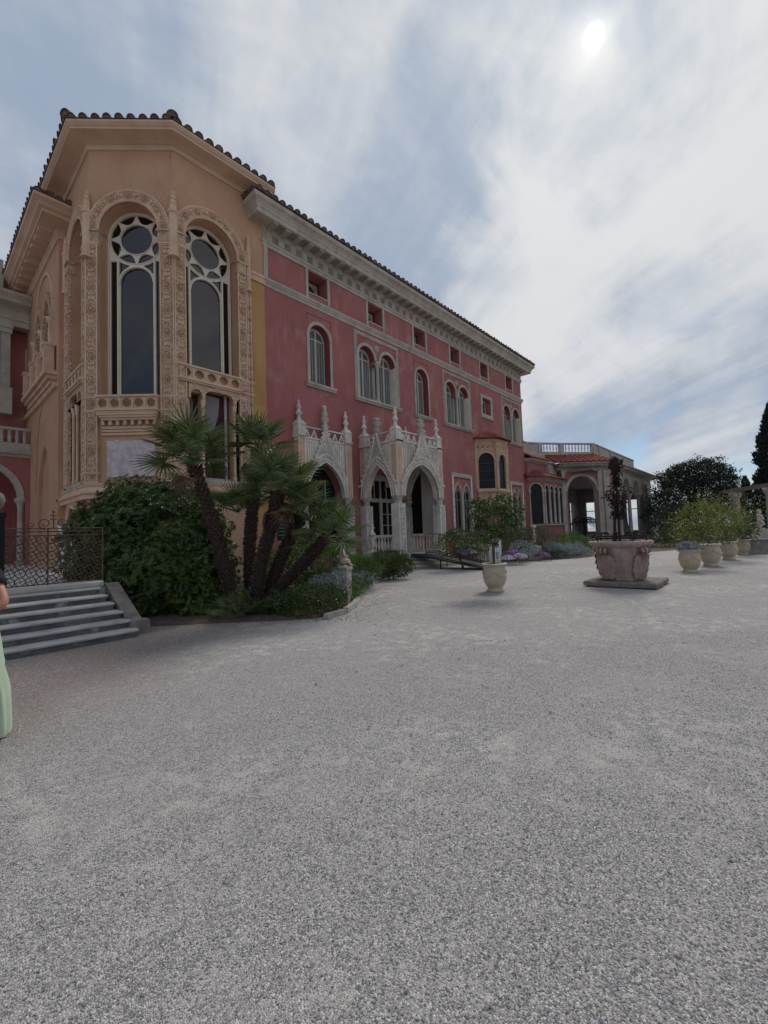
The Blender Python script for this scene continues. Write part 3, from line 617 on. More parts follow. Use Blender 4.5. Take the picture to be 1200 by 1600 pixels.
# ------------------------------------------------ oriel under the small window
OP = [(26.9, Yf), (27.95, 14.4), (29.65, 14.4), (30.7, Yf)]
ori = MB().sweep(OP, [(-.3, 7.96), (.03, 7.96), (.05, 8.0), (.08, 8.05), (.12, 8.12), (-.3, 8.14)]).build('oriel', 'carved', vl)
for k, (p, q) in enumerate(zip(OP, OP[1:])):
    p, q = Vector(p), Vector(q); d = q-p; l = d.length; M = T(p.x, p.y, 0) @ RZ(atan2(d.y, d.x)); hw = min(.60, l/2-.14) if k != 1 else .42
    cs = [l/2]
    hw = .57 if k != 1 else .52
    MB().plate(rect(0, l, 4.55, 7.97), [door_poly(rarch(c, hw, 6.55, 12, hw*1.05), 4.62) for c in cs], .0, .12).build('carved_panel', 'carved', ori, M)
    for c in cs:
        MB().plate(door_poly(rarch(c, hw+.02, 6.55, 12, hw*1.05), 4.6), (), .13, .15).build('pane', 'glass_far', ori, M)
        for z in (5.2, 5.85, 6.4): MB().box(c-hw, c+hw, .08, .1, z, z+.03).build('glazing_bar', 'louver', ori, M)
        MB().plate(band(rarch(c, hw+.07, 6.55, 12, hw*1.05+.07), rarch(c, hw, 6.55, 12, hw*1.05)), (), -.035, .03).build('arch_moulding', 'beige', ori, M)
    MB().plate(rect(.1, l-.1, 3.5, 4.3), (), .03, .12).build('carved_panel', 'carved', ori, M)
    for e in (0, l): MB().lathe([(.06, 4.55), (.06, 4.7), (.045, 4.75), (.045, 6.35), (.07, 6.45), (.08, 6.55), (.05, 6.6), (.05, 7.96)], seg=8).build('colonnette', 'beige', ori, M @ T(e, -.01, 0), True)
    for j in range(4): inst('rosette', ROS_S, ori, M @ T(l*(j+.5)/4, -.0, 7.6)); inst('leaf_scroll', SCR_S, ori, M @ T(l*(j+.5)/4, .03, 3.7))
MB().sweep(OP, [(-.2, 4.3), (.04, 4.32), (.08, 4.38), (.12, 4.42), (.12, 4.5), (.04, 4.55), (-.2, 4.56)]).build('sill', 'beige', ori)
MB().sweep(OP, [(-.9, 2.7), (-.55, 2.95), (-.3, 3.15), (-.05, 3.35), (.03, 3.42), (.03, 3.5), (-.3, 3.52)]).build('corbel', 'beige', ori)
rf_ = MB(); ev = [(26.6, Yf, 8.14), (27.82, 14.12, 8.14), (29.78, 14.12, 8.14), (31.0, Yf, 8.14), (28.8, Yf, 9.05)]
rf_.add(ev, [(0, 1, 4), (1, 2, 4), (2, 3, 4)]); ro = rf_.build('oriel_roof', 'tile_red', ori)
ap = Vector((28.8, Yf-.02, 9.08))
for (p, q) in zip(ev[:3], ev[1:4]):
    p, q = Vector(p), Vector(q); n = max(4, round((q-p).length/.24))
    for i in range(n):
        a = p.lerp(q, (i+.5)/n); b_ = ap; L_ = min(.95, (b_-a).length*.85); d = (b_-a).normalized()
        s_ = d.cross(Vector((0, 0, 1))).normalized(); u_ = s_.cross(d)
        MB().add  # noqa
        M = Matrix(((s_.x, d.x, u_.x, a.x), (s_.y, d.y, u_.y, a.y), (s_.z, d.z, u_.z, a.z), (0, 0, 0, 1))) @ T(0, -.06, .0) @ Matrix.Diagonal((.75, L_/.6, .75, 1))
        inst('roof_tile', TILE_R, ori, M)
# ------------------------------------------------ main roof
rz = 15.58; ro = MB(); x0, x1, y0 = X0-.95, X1+.95, Yf-.97
ro.add([(x0, y0, rz), (x1, y0, rz), (x1, y0+12, rz), (x1-6, y0+6, rz+2), (x0, y0+6, rz+2)], [(0, 1, 3, 4), (1, 2, 3)])
ro = ro.build('roof', 'tile_dark', vl)
eave_tiles(ro, (x0, y0-.03), (x1, y0-.03), rz, 18, .37); eave_tiles(ro, (x1+.03, y0), (x1+.03, y0+9), rz, 18, .37)
eave_tiles(ro, (x0-.02, y0+1.1), (x0-.02, y0), rz, 14, .36)
# ============================================================ GOTHIC PORCHES (parts of the villa)
FIN = [(.17, 0), (.17, .05), (.10, .12), (.075, .30), (.14, .36), (.17, .42), (.10, .48), (.07, .62), (.11, .67), (.13, .71), (.08, .76), (.05, .86), (.07, .90), (.03, 1.0), (1e-5, 1.04)]
fin_me = MB().lathe(FIN, seg=8).mesh('finial', 'porch', True)
block_me = MB().box(-.24, .24, -.24, .24, 0, .05).box(-.20, .20, -.20, .20, .05, .50).box(-.23, .23, -.23, .23, .50, .55, .01).box(-.2, .2, -.2, .2, .55, .70, .07).mesh('pinnacle_base', 'porch')
cap_me = MB().lathe([(.30, 0), (.30, .05), (.27, .08), (.29, .16), (.36, .26), (.40, .30), (.42, .32), (.42, .38)], seg=8, a0=pi/8, a1=2*pi+pi/8).mesh('capital', 'porch_carved')
BAL = [(.055, 0), (.055, .05), (.032, .09), (.05, .2), (.07, .33), (.05, .5), (.03, .6), (.042, .66), (.055, .70), (.055, .75)]
bal_me = MB().lathe(BAL, seg=8).mesh('baluster', 'porch', True)
tri_me = MB().plate([(-.2, 0), (0, .40), (.2, 0), (.13, 0), (0, .28), (-.13, 0)], (), -.03, .03).box(-.012, .012, -.02, .02, .02, .3).mesh('pierced_triangle', 'porch')
def crocket_mesh():
    m = MB()
    for a in (-.5, .5): m.ball((a*.07, -.03, .02), .045, 6, 4)
    m.ball((0, -.06, .05), .04, 6, 4); return m.mesh('crocket', 'porch', True)
CROC = crocket_mesh()
def porch_face(parent, M, w, a, pier, zc=6.0, fl=.62, statue=0, dz=0.):
    """one gothic arch face: ribbed wall, ogee gable, crockets, finial, parapet"""
    uc = w/2; zs, h = 3.42, 1.62; ar = parch(uc, a, zs, h, 10)
    pn = MB().plate([(0, zs)]+ar+[(w, zs), (w, zc), (0, zc)], (), 0, .30).build('arch_wall', 'porch', parent, M)
    MB().plate(band(parch(uc, a+.28, zs, h+.36, 10), parch(uc, a-.004, zs, h-.004, 10)), (), -.10, .04).build('archivolt', 'porch_carved', parent, M)
    for off, r in ((.28, .045), (.13, .03), (.0, .035)):
        MB().tube([(u, -.10, z) for u, z in parch(uc, a+off, zs, h+off*1.28, 10)], r, 6).build('arch_roll', 'porch', parent, M)
    # upright ribs of the blind tracery (too fine to pick apart singly)
    rb = MB(); n = int((w-2*pier)/.13)
    out = parch(uc, a+.3, zs, h+.4, 14)
    for i in range(n+1):
        u = pier+.03+(w-2*pier-.06)*i/n
        zz = max([zs]+[z1+(z2-z1)*(u-x1)/(x2-x1) for (x1, z1), (x2, z2) in zip(out, out[1:]) if min(x1, x2) <= u <= max(x1, x2) and x1 != x2])
        if zz < zc-.35:
            rb.box(u-.022, u+.022, -.055, 0, zz, zc-.16)
            if i < n: rb.plate(band(rarch(u+(w-2*pier-.06)/n/2, .065, zc-.16, 6), rarch(u+(w-2*pier-.06)/n/2, .03, zc-.16, 6)), (), -.05, 0)
    tag(rb.build('tracery_ribs', 'porch', parent, M), kind='stuff')
    # ogee gable rising above the parapet
    zt = zc+.75; lo = []; 
    for i in range(13):
        t = i/12; x = (a+.30)*(1-t)**1.7*.92+.045; z = zs+.62+(zt-zs-.62)*t**.93
        lo.append((x, z))
    poly = [(uc-x, z) for x, z in lo]+[(uc+x, z) for x, z in lo[::-1]]
    arp = [p for p in parch(uc, a+.29, zs, h+.37, 10)]
    hole = [p for p in arp if p[1] > zs+.62]
    poly2 = poly+[(x, z) for x, z in hole[::-1]]
    try: MB().plate(poly2, (), -.12, 0.0).build('gable', 'porch_carved', parent, M)
    except Exception: MB().plate(poly, (), -.09, 0.0).build('gable', 'porch_carved', parent, M)
    for s_ in (-1, 1):
        MB().tube([(uc+s_*x, -.13, z) for x, z in lo], .05, 6).build('gable_rib', 'porch', parent, M)
        for i in range(0, 11, 1):
            x, z = lo[i]; inst('crocket', CROC, parent, M @ T(uc+s_*(x+.07), -.12, z) @ Matrix.Rotation(s_*.9, 4, 'Y'))
    f = MB().lathe([(.10, -.1), (.13, .0), (.22, .10), (.25, .16), (.14, .22), (.12, .32), (.20, .40), (.24, .48), (.20, .56), (.12, .60)], seg=8)
    if statue: f.lathe([(.12, .58), (.16, .66), (.15, .82), (.09, .90), (.10, .96), (.12, 1.04), (.09, 1.12), (1e-5, 1.16)], seg=8)
    else: f.lathe([(.12, .58), (.18, .66), (.20, .72), (.10, .78), (1e-5, .82)], seg=8)
    f.build('gable_finial', 'porch_carved', parent, M @ T(uc, -.06, zc+.55), True)
    # parapet
    MB().box(-.04, w+.04, -.10, .40, zc+dz, zc+.07+dz).build('parapet_cornice', 'porch', parent, M)
    MB().box(.2, w-.2, -.02, .05, zc+.50, zc+.56).build('parapet_rail', 'porch', parent, M)
    n = round((w-.7)/.42)
    for i in range(n):
        u = .35+(w-.7)*(i+.5)/n
        if abs(u-uc) > .28: inst('pierced_triangle', tri_me, parent, M @ T(u, .02, zc+.07))
    return pn
def pier_(parent, x, y, w, zb=0., zc=6.0, fl=.62):
    """square pier: carved foot, capital, rose marble upper shaft, pinnacle"""
    M = T(x, y, 0)
    MB().box(-w/2, w/2, -w/2, w/2, zb, 3.06).build('pier_shaft', 'porch_carved', parent, M)
    for s_ in (-1, 1):
        MB().box(-w/2-.012+(w if s_ > 0 else 0)-.03, -w/2+.012+(w if s_ > 0 else 0)+.03, -w/2-.02, w/2+.02, zb+.35, 3.06).build('pier_edge', 'porch', parent, M)
    MB().box(-w/2-.10, w/2+.10, -w/2-.10, w/2+.10, zb, zb+.16, .01).box(-w/2-.05, w/2+.05, -w/2-.05, w/2+.05, zb+.16, zb+.34, .03).build('pier_base', 'porch', parent, M)
    inst('capital', cap_me, parent, M @ T(0, 0, 3.06) @ Matrix.Diagonal((w/.62*.98, w/.62*.98, 1, 1)))
    MB().box(-w/2+.03, w/2-.03, -w/2+.03, w/2-.03, 3.44, zc-.02).build('upper_pier', 'rose_marble', parent, M)
    MB().box(-w/2+.07, w/2-.07, -w/2-.012, w/2+.012, 3.5, zc-.12).build('rose_panel', 'rose_marble', parent, M); MB().box(-w/2-.012, w/2+.012, -w/2+.07, w/2-.07, 3.5, zc-.12).build('rose_panel', 'rose_marble', parent, M)
    for sx in (-1, 1):
        for sy in (-1, 1): MB().box(sx*(w/2-.035)-.03, sx*(w/2-.035)+.03, sy*(w/2-.035)-.03, sy*(w/2-.035)+.03, 3.44, zc-.03).build('pier_edge', 'porch', parent, M)
    inst('pinnacle_base', block_me, parent, M @ T(0, 0, zc+.07)); inst('finial', fin_me, parent, M @ T(0, 0, zc+.68))
PX0, PX1, PYF = 15.32, 19.06, 12.94; pw = .42
porch = MB().box(PX0-.05, PX1+.05, PYF-.1, Yf-.01, .45, .62).box(PX0, PX1, PYF, Yf-.01, -.05, .44).build('entrance_porch', 'porch', vl)
wF = PX1-PX0
porch_face(porch, T(PX0, PYF+.06, 0), wF, 1.40, pw)
ML = T(PX0+.06, Yf, 0) @ RZ(-pi/2); wS = Yf-PYF
porch_face(porch, ML, wS+.0, .88, .42, statue=0, dz=.006)
MR = T(PX1-.06, PYF, 0) @ RZ(pi/2); porch_face(porch, MR, wS, .88, .42, dz=.012)
# dark sheet added to darken the far side arch, with a plastered jamb
MB().plate(door_poly(parch(wS/2, .90, 3.42, 1.64, 10), 1.6), (), .02, .05).build('side_dark_sheet', 'dark', porch, MR)
hf = [p_ for p_ in parch(wS/2, .87, 3.42, 1.58, 10) if p_[0] < wS/2+.12]
MB().plate([(hf[0][0], 1.6)]+hf+[(hf[-1][0], 1.6)], (), .16, .26).build('side_jamb', 'interior', porch, MR)
for x, y in ((PX0+pw/2, PYF+pw/2), (PX1-pw/2, PYF+pw/2)): pier_(porch, x, y, pw)
for x in (PX0+.20, PX1-.20): pier_(porch, x, Yf-.22, .38)
MB().box(PX0+.4, PX1-.4, PYF+.4, Yf-.02, 5.2, 5.35).build('porch_ceiling', 'interior', porch)
# side balustrades
for xs in (PX0+.22, PX1-.22):
    MB().box(xs-.11, xs+.11, PYF+pw-.02, Yf-.45, 1.48, 1.60).build('handrail', 'porch', porch); MB().box(xs-.1, xs+.1, PYF+pw-.02, Yf-.45, .62, .74).build('plinth', 'porch', porch)
    for k in range(8): inst('baluster', bal_me, porch, T(xs, PYF+pw+.10+k*.205, .74))
# porch steps
for i, (d, z) in enumerate(((1.05, .155), (.70, .31), (.35, .465))):
    MB().box(14.95-.1*(2-i), 19.2, PYF-d, PYF-d+.5, z-.2, z-.03).box(14.93-.1*(2-i), 19.22, PYF-d-.03, PYF-d+.5, z-.028, z).build('porch_step', 'cream', porch)
# second porch, flush with the wall
sp = MB().box(11.25, 14.52, Yf-.28, Yf-.004, -.05, .62).build('side_porch', 'porch', vl)
porch_face(sp, T(11.3, Yf-.25, 0) @ Matrix.Diagonal((1, .58, 1, 1)), 3.18, 1.12, .42, statue=1)
for x in (11.50, 14.28): pier_(sp, x, Yf-.18, .38)
# ============================================================ ACCESS RAMP WITH RAILING
rp = thing('access_ramp', (16.5, 10.8, 0), 'black access ramp with thin iron railing at the porch steps', 'ramp')
m = MB(); y0, y1, x0, x1 = PYF-.1, 8.75, 15.95, 17.12
pr = [(y0, .62), (y0-.7, .60), (y1, .03), (y1, .0), (y0-.75, .5), (y0, .52)]
m.add([(x0, y, z+.01) for y, z in pr]+[(x1, y, z+.01) for y, z in pr], [tuple(range(6)), tuple(range(11, 5, -1))]+[(i, (i+1) % 6, 6+(i+1) % 6, 6+i) for i in range(6)]); m.build('deck', 'ramp', rp)
def rz_(y): return .62 if y > y0-.7 else .03+(.57)*(y-y1)/(y0-.7-y1)
for x in (x0, x1): MB().tube([(x, y0, .66), (x, y0-.7, .66), (x, y1, .08)], .022, 5).build('edge_rail', 'iron', rp)
for h in (.95, .12): MB().tube([(x1, y0, .62+h), (x1, y0-.7, .62+h), (x1, y1+.15, .05+h)], .02, 6).build('handrail', 'iron', rp)
for k in range(20):
    y = y0-.02-k*.2; z = rz_(y); big = k % 6 == 0
    MB().tube([(x1, y, z-.02 if not big else 0), (x1, y, z+.94)], .022 if big else .009, 6 if big else 4).build('post' if big else 'baluster', 'iron', rp)
    if k % 2 == 0:
        MB().tube([(x1, y-.1+.07*cos(a), z+.5+.07*sin(a)) for a in [i*pi/5 for i in range(11)]], .007, 4).build('scroll', 'iron', rp)
for y in (11.2,): MB().tube([(x0+.05, y, 0), (x0+.05, y, rz_(y))], .03, 6).build('leg', 'iron', rp)
# ============================================================ CORNER TOWER
BX, BY, AX, AY = 4.19, 17.55, 6.29, 15.45
tw = thing('corner_tower', (6, 17, 0), 'ochre corner tower with tall rose windows and carved pilasters', 'tower')
CH = T(BX, BY, 0) @ RZ(-pi/4); RF = T(AX, AY, 0); LFy = 21.25; LF = T(BX, LFy, 0) @ RZ(-pi/2); wC = hypot(AX-BX, AY-BY); wR = X0-AX; wL = LFy-BY
ZC = 12.83
def tall_hole(uc, zb): return door_poly(rarch(uc, 1.04, ZC, 20), zb)
uC, uR, uL = 1.43, 1.39, wL-1.39
# walls
low_r = [rect(.50, .92, 3.85, 7.05), rect(1.03, 2.15, 3.85, 7.22), rect(2.28, 2.66, 3.85, 7.05)]
low_l = [rect(wL-u2_, wL-u1_, z1, z2) for (u1_, u2_, z1, z2) in ((.50, .92, 3.85, 7.05), (1.03, 2.15, 3.85, 7.22), (2.28, 2.66, 3.85, 7.05))]
MB().plate(rect(0, wC, .0, 15.98), [tall_hole(uC, 6.75)], 0, .62).build('wall', 'ochre', tw, CH)
MB().plate(rect(0, wR-.005, .0, 15.98), [tall_hole(uR, 8.0)]+low_r, 0, .62).build('wall', 'ochre', tw, RF)
MB().plate(rect(0, wL, .0, 15.98), [tall_hole(uL, 8.0), door_poly(rarch(wL-1.7, .55, 2.5), 0.79)]+low_l, 0, .62).build('wall', 'ochre', tw, LF)
MB().box(3.06, wR-.004, -.012, 0.0, 0, 12.32).build('corner_strip', 'ochre_warm', tw, RF)
# room behind the windows: back walls, ceiling, and added slab, railing, gridded window standing in for a reflection
rm = MB(); rm.add([(BX+.63, LFy, 3.4), (X0+.0, LFy, 3.4), (X0+.0, LFy, 15.9), (BX+.63, LFy, 15.9), (X0+.0, AY+.63, 3.4), (X0+.0, AY+.63, 15.9)], [(0, 1, 2, 3), (1, 4, 5, 2), (3, 2, 5)]); rm.build('room_wall', 'room', tw)
MB().box(BX+.6, X0, AY+.6, LFy, 3.3, 3.45).build('room_floor', 'dark', tw)
sl_ = MB().box(-1.4, 1.6, 0, .8, 7.15, 7.55).build('reflection_slab', 'curtain', tw, T(6.9, 18.2, 0) @ RZ(-pi/4))
for k in range(16): MB().box(-1.35+k*.19, -1.33+k*.19, .02, .04, 7.55, 8.45).build('reflection_bar', 'iron', sl_, T(6.9, 18.2, 0) @ RZ(-pi/4))
MB().box(-1.4, 1.6, .01, .05, 8.45, 8.5).build('reflection_rail', 'iron', sl_, T(6.9, 18.2, 0) @ RZ(-pi/4))
MB().plate(door_poly(rarch(.35, .75, 8.9, 12), 7.6), [rect(-.32+.36*i, -.02+.36*i, 7.68+.42*j, 8.04+.42*j) for i in range(4) for j in range(4)], 1.2, 1.25).build('reflection_window', 'shutter', tw, T(6.9, 18.2, 0) @ RZ(-pi/4))
MB().plate(door_poly(rarch(.35, .74, 8.9, 12), 7.6), (), 1.26, 1.28).build('reflection_pane', 'glass', tw, T(6.9, 18.2, 0) @ RZ(-pi/4))
# eaves: cove, fascia, tiles
EP = [(BX, LFy+.4), (BX, BY), (AX, AY), (X0+.15, AY)]
MB().sweep(EP, [(-.02, 15.84), (.05, 15.84), (.06, 15.90), (.09, 15.93), (.09, 15.99), (.04, 16.00), (.10, 16.03), (.22, 16.06), (.40, 16.07), (.60, 16.07), (.63, 16.07), (.63, 16.13), (.68, 16.16), (.73, 16.21), (.75, 16.23), (.75, 16.30), (-.02, 16.32)]).build('cornice', 'soffit', tw)
ez, eo = 16.32, .78; tq = math.tan(pi/8)
E0, E1, E2, E3 = (BX-eo, LFy+.4), (BX-eo, BY-eo*tq), (AX-eo*tq, AY-eo), (X0+.15, AY-eo)
tr = MB(); tr.add([(*E0, ez), (*E1, ez), (*E2, ez), (*E3, ez), (X0+.15, LFy+.4, ez+2.3)], [(0, 1, 4), (1, 2, 4), (2, 3, 4)])
tr.add([(X0+.15, AY-eo, ez), (X0+.15, LFy+.4, ez+2.3), (X0+.15, LFy+.4, 15), (X0+.15, AY-eo+.5, 15)], [(0, 1, 2, 3)])
tr = tr.build('roof', 'tile_dark', tw)
for a, b in ((E0, E1), (E1, E2), (E2, E3)): eave_tiles(tr, a, b, ez, 19, .385)
RIDGE = tile_mesh('tile_dark', .20, .9)
for p in (E1, E2):
    d = Vector((X0-p[0], LFy-p[1], 0)); inst('ridge_tile', RIDGE, tr, T(p[0], p[1], ez+.10) @ RZ(atan2(d.y, d.x)-pi/2) @ Matrix.Rotation(radians(17), 4, 'X'))
    inst('ridge_tile', RIDGE, tr, T(p[0]+d.x*.08, p[1]+d.y*.08, ez+.34) @ RZ(atan2(d.y, d.x)-pi/2) @ Matrix.Rotation(radians(17), 4, 'X'))
# tall windows with rose tracery
def lens(uc, zc, th, r_in, r_out, half, n=6):
    o = [(uc+r_out*cos(th-half+2*half*i/n), zc+r_out*sin(th-half+2*half*i/n)) for i in range(n+1)]
    i_ = []
    for k in range(1, n):
        t = -half+2*half*(n-k)/n; r = r_in+(r_out-r_in)*abs(t/half)**3; i_.append((uc+r*cos(th+t), zc+r*sin(th+t)))
    return o+i_
def tall_window(M, uc, zb, rec=.46):
    R = .97; cz = ZC; ho = []
    ho.append(circ(uc, cz, .565, 28))
    for k in range(8): ho.append(lens(uc, cz, pi/8+k*pi/4, .625, .925, .376))
    zs = 11.17; a = .585                       # arched centre light
    ho.append(door_poly(rarch(uc, a, zs, 14), zb+.05))
    ho.append(rect(uc-R+.04, uc-.69, zb+.05, 12.0)); ho.append(rect(uc+.69, uc+R-.04, zb+.05, 12.0))
    for s_ in (-1, 1): ho.append([(uc+s_*.625, 11.45), (uc+s_*.625, 12.0), (uc+s_*.45, 11.90), (uc+s_*.23, 11.83), (uc+s_*.47, 11.66)])
    # the pierced oculus reaches the frame; keep below-circle lights clear of the ring
    fr = MB().plate(door_poly(rarch(uc, R, cz, 24), zb), ho, rec, rec+.10).build('tall_window', 'wframe', tw, M)
    for r in (.59, .945): MB().tube([(uc+r*cos(i*pi/16), rec-.01, cz+r*sin(i*pi/16)) for i in range(33)], .020, 5).build('ring_bar', 'wframe', fr, M)
    for s_ in (-1, 1): MB().box(uc+s_*.655-.032, uc+s_*.655+.032, rec-.04, rec, zb, 12.05).build('mullion', 'wframe', fr, M)
    MB().tube([(u, rec-.01, z) for u, z in rarch(uc, .61, zs, 14)], .034, 5).build('light_arch', 'wframe', fr, M)
    for h in ho:
        o = MB().plate(h, (), rec+.06, rec+.065).build('pane', 'clear', fr, M)
    # soffit lining of the opening and the sill
    MB().plate(band(rarch(uc, 1.043, ZC, 20), rarch(uc, 1.0, ZC, 20)), (), .02, rec+.1).build('reveal', 'ochre', fr, M)
    MB().plate(band(door_poly(rarch(uc, 1.0, ZC, 20), zb), door_poly(rarch(uc, .955, ZC, 20), zb)), (), rec-.05, rec+.02).build('outer_frame', 'wframe', fr, M)
    # archivolt
    av = MB().plate(band(rarch(uc, 1.42, ZC, 24), rarch(uc, 1.06, ZC, 24)), (), -.10, .0).build('archivolt', 'carved', tw, M)
    for r, q in ((1.42, .05), (1.34, .025), (1.12, .03), (1.05, .045)):
        MB().tube([(u, -.10, z) for u, z in rarch(uc, r, ZC, 24)], q, 6).build('arch_roll', 'beige', av, M)
    for k in range(13):
        a = pi*(k+.5)/13; P = (uc-1.23*cos(a), -.10, ZC+1.23*sin(a))
        inst('rosette', ROS, av, M @ T(*P)) if k % 2 == 0 else inst('leaf_scroll', SCR, av, M @ T(*P) @ Matrix.Rotation(pi/2-a, 4, 'Y') @ T(0, 0, -.15))
    # impost mouldings
    for s_ in (-1, 1):
        e = uc+s_*1.22
        MB().box(e-.22, e+.22, -.15, .1, ZC-.52, ZC-.45).box(e-.2, e+.2, -.12, .1, ZC-.45, ZC-.1).box(e-.23, e+.23, -.17, .1, ZC-.1, ZC-.02).build('impost', 'carved', av, M)
    return fr
tall_window(CH, uC, 6.72); tall_window(RF, uR, 8.0); tall_window(LF, uL, 8.0)
def pilaster(M, u0, u1, z0, z1, y=-.10, step=.84):
    p = MB().box(u0, u1, y, 0, z0, z1).build('pilaster', 'carved', tw, M); c = (u0+u1)/2; w = u1-u0
    for e in (u0+.022, u1-.022): MB().box(e-.022, e+.022, y-.035, y, z0, z1).build('fillet', 'beige', p, M)
    k = 0; z = z0+.25
    while z < z1-.35:
        inst('rosette', ROS if w > .32 else ROS_S, p, M @ T(c, y, z)); 
        inst('leaf_scroll', SCR if w > .32 else SCR_S, p, M @ T(c, y, z+.16))
        inst('leaf_scroll', SCR if w > .32 else SCR_S, p, M @ T(c, y, z+.68) @ Matrix.Diagonal((1, 1, -.6, 1)))
        z += step
    return p
def bands(M, u0, u1, zs, y=-.10, p=.06):
    for z in zs: MB().box(u0-.05, u1+.05, y-p, .0, z, z+.055).box(u0-.03, u1+.03, y-p*.5, .0, z-.05, z).build('moulding_band', 'beige', tw, M)
PIN = [(.13, 0), (.13, 1.62), (.17, 1.66), (.17, 1.74), (.12, 1.78), (.11, 1.95), (.135, 1.99), (.10, 2.03), (.09, 2.15), (.12, 2.19), (.085, 2.23), (.075, 2.33), (.10, 2.37), (.06, 2.41), (.04, 2.5), (1e-5, 2.54)]
def pinnacle(x, y, z0, s=1., hs=1.):
    o = MB().lathe([(r*s, z*hs) for r, z in PIN], seg=8, a0=pi/8, a1=2*pi+pi/8).build('pinnacle', 'beige', tw, T(x, y, z0))
    MB().lathe([(.20*s, 0), (.20*s, .05), (.15*s, .10)], seg=8, a0=pi/8, a1=2*pi+pi/8).build('collar', 'beige', o, T(x, y, z0-.05)); return o
# corner piers: half-octagon shafts at B and A with carved strips on both faces
def shaft(x, y, z0, z1, r):
    o = MB().lathe([(r*1.15, z0), (r*1.15, z0+.2), (r, z0+.28), (r, z1)], seg=8, a0=pi/8, a1=2*pi+pi/8).build('corner_shaft', 'carved', tw, T(x, y, 0))
    for z in (5.0, 6.25, 6.72, 9.0):
        MB().lathe([(r*1.02, 0), (r*1.25, .03), (r*1.25, .07), (r*1.02, .1)], seg=8, a0=pi/8, a1=2*pi+pi/8).build('shaft_ring', 'beige', o, T(x, y, z))
    for k in range(22):
        for a in (-pi/2, -3*pi/4, -pi):
            inst('leaf_scroll', SCR_S, o, T(x+cos(a)*r*.93, y+sin(a)*r*.93, z0+.4+k*.36) @ RZ(a+pi/2))
    return o

pinnacle(BX-.07, BY-.05, 11.8, 1.1, .97); pinnacle(AX-.04, AY-.08, 11.8, 1.15, .97)
pilaster(CH, -.045, .37, 3.78, 12.3, -.11); pilaster(CH, 2.52, wC+.045, 3.78, 12.3, -.11)
pilaster(RF, -.046, .36, 3.78, 12.3, -.11); pilaster(RF, 2.42, 2.80, 3.8, 12.3); pilaster(RF, 2.84, 3.02, 3.8, 11.7, -.07, .5)
pilaster(LF, wL-.36, wL+.046, 3.78, 12.3, -.11); pilaster(LF, wL-2.85, wL-2.42, 3.8, 12.3); pilaster(LF, wL-3.1, wL-2.9, 3.8, 11.7, -.07, .5)
pinnacle(AX+2.93, AY-.08, 11.75, .75, .92); pinnacle(BX-.08, LFy-(wL-3.0), 11.75, .75, .92)
for z in (4.06, 3.72, 6.22, 6.7, 12.25): bands(CH, -.045, .37, [z]); bands(CH, 2.52, wC+.045, [z])
for z in (4.06, 7.4, 7.9, 12.25): bands(RF, -.046, .36, [z]); bands(LF, wL-.36, wL+.046, [z])
for z in (7.4, 7.9, 3.75): bands(RF, 2.42, 3.03, [z]); bands(LF, wL-3.1, wL-2.42, [z])
# impost string across the free wall
MB().box(3.03, wR-.004, -.09, 0, 12.33, 12.66).box(3.03, wR-.004, -.13, 0, 12.56, 12.67).build('string_course', 'beige', tw, RF)
# balcony of pierced octagons in front of each window
def octa(c, z, w, h): k = .3*w; return [(c-w/2, z-h/2+k), (c-w/2+k, z-h/2), (c+w/2-k, z-h/2), (c+w/2, z-h/2+k), (c+w/2, z+h/2-k), (c+w/2-k, z+h/2), (c-w/2+k, z+h/2), (c-w/2, z+h/2-k)]
def balcony(M, u0, u1, z0, z1, out, n=5):
    W_ = u1-u0; pan = [octa(u0+W_*(i+.5)/n, (z0+z1)/2, W_/n*.78, (z1-z0)*.78) for i in range(n)]
    b = MB().plate(rect(u0, u1, z0, z1), pan, -out, -out+.09).build('balcony', 'beige', tw, M)
    for i in range(n):
        q = pan[i]; MB().tube([(x, -out-.005, z) for x, z in q+[q[0]]], .018, 4).build('octagon_bead', 'beige', b, M)
    for i in range(n+1): u = u0+W_*i/n; MB().box(max(u-.025, u0), min(u+.025, u1), -out-.03, -out, z0, z1).build('post', 'beige', b, M)
    MB().box(u0-.03, u1+.03, -out-.06, -out+.13, z1, z1+.07).build('handrail', 'beige', b, M)
    MB().box(u0-.03, u1+.03, -out-.08, .05, z0-.07, z0).box(u0, u1, -out-.03, .05, z0-.13, z0-.07).build('base_moulding', 'beige', b, M)
    return b
b = balcony(CH, .42, 2.46, 6.27, 6.68, .28)
cb = MB()
for k, (o, z0, z1) in enumerate(((.30, 6.06, 6.14), (.26, 5.98, 6.06), (.20, 5.90, 5.98))): cb.box(.46+.03*k, 2.44-.03*k, -o, .0, z0, z1)
cb.build('corbel_table', 'beige', b, CH)
for k in range(8): MB().box(.56+k*.25-.05, .56+k*.25+.05, -.16, 0, 5.74, 5.90).build('corbel', 'beige', b, CH)
MB().box(.46, 2.44, -.07, 0, 5.62, 5.72).box(.46, 2.44, -.05, 0, 5.52, 5.60).box(.46, 2.44, -.08, 0, 5.40, 5.47).build('frieze_moulding', 'beige', tw, CH)
balcony(RF, .10, 2.45, 7.48, 7.90, .16, 5); balcony(LF, wL-2.45, wL-.10, 7.48, 7.90, .16, 5)
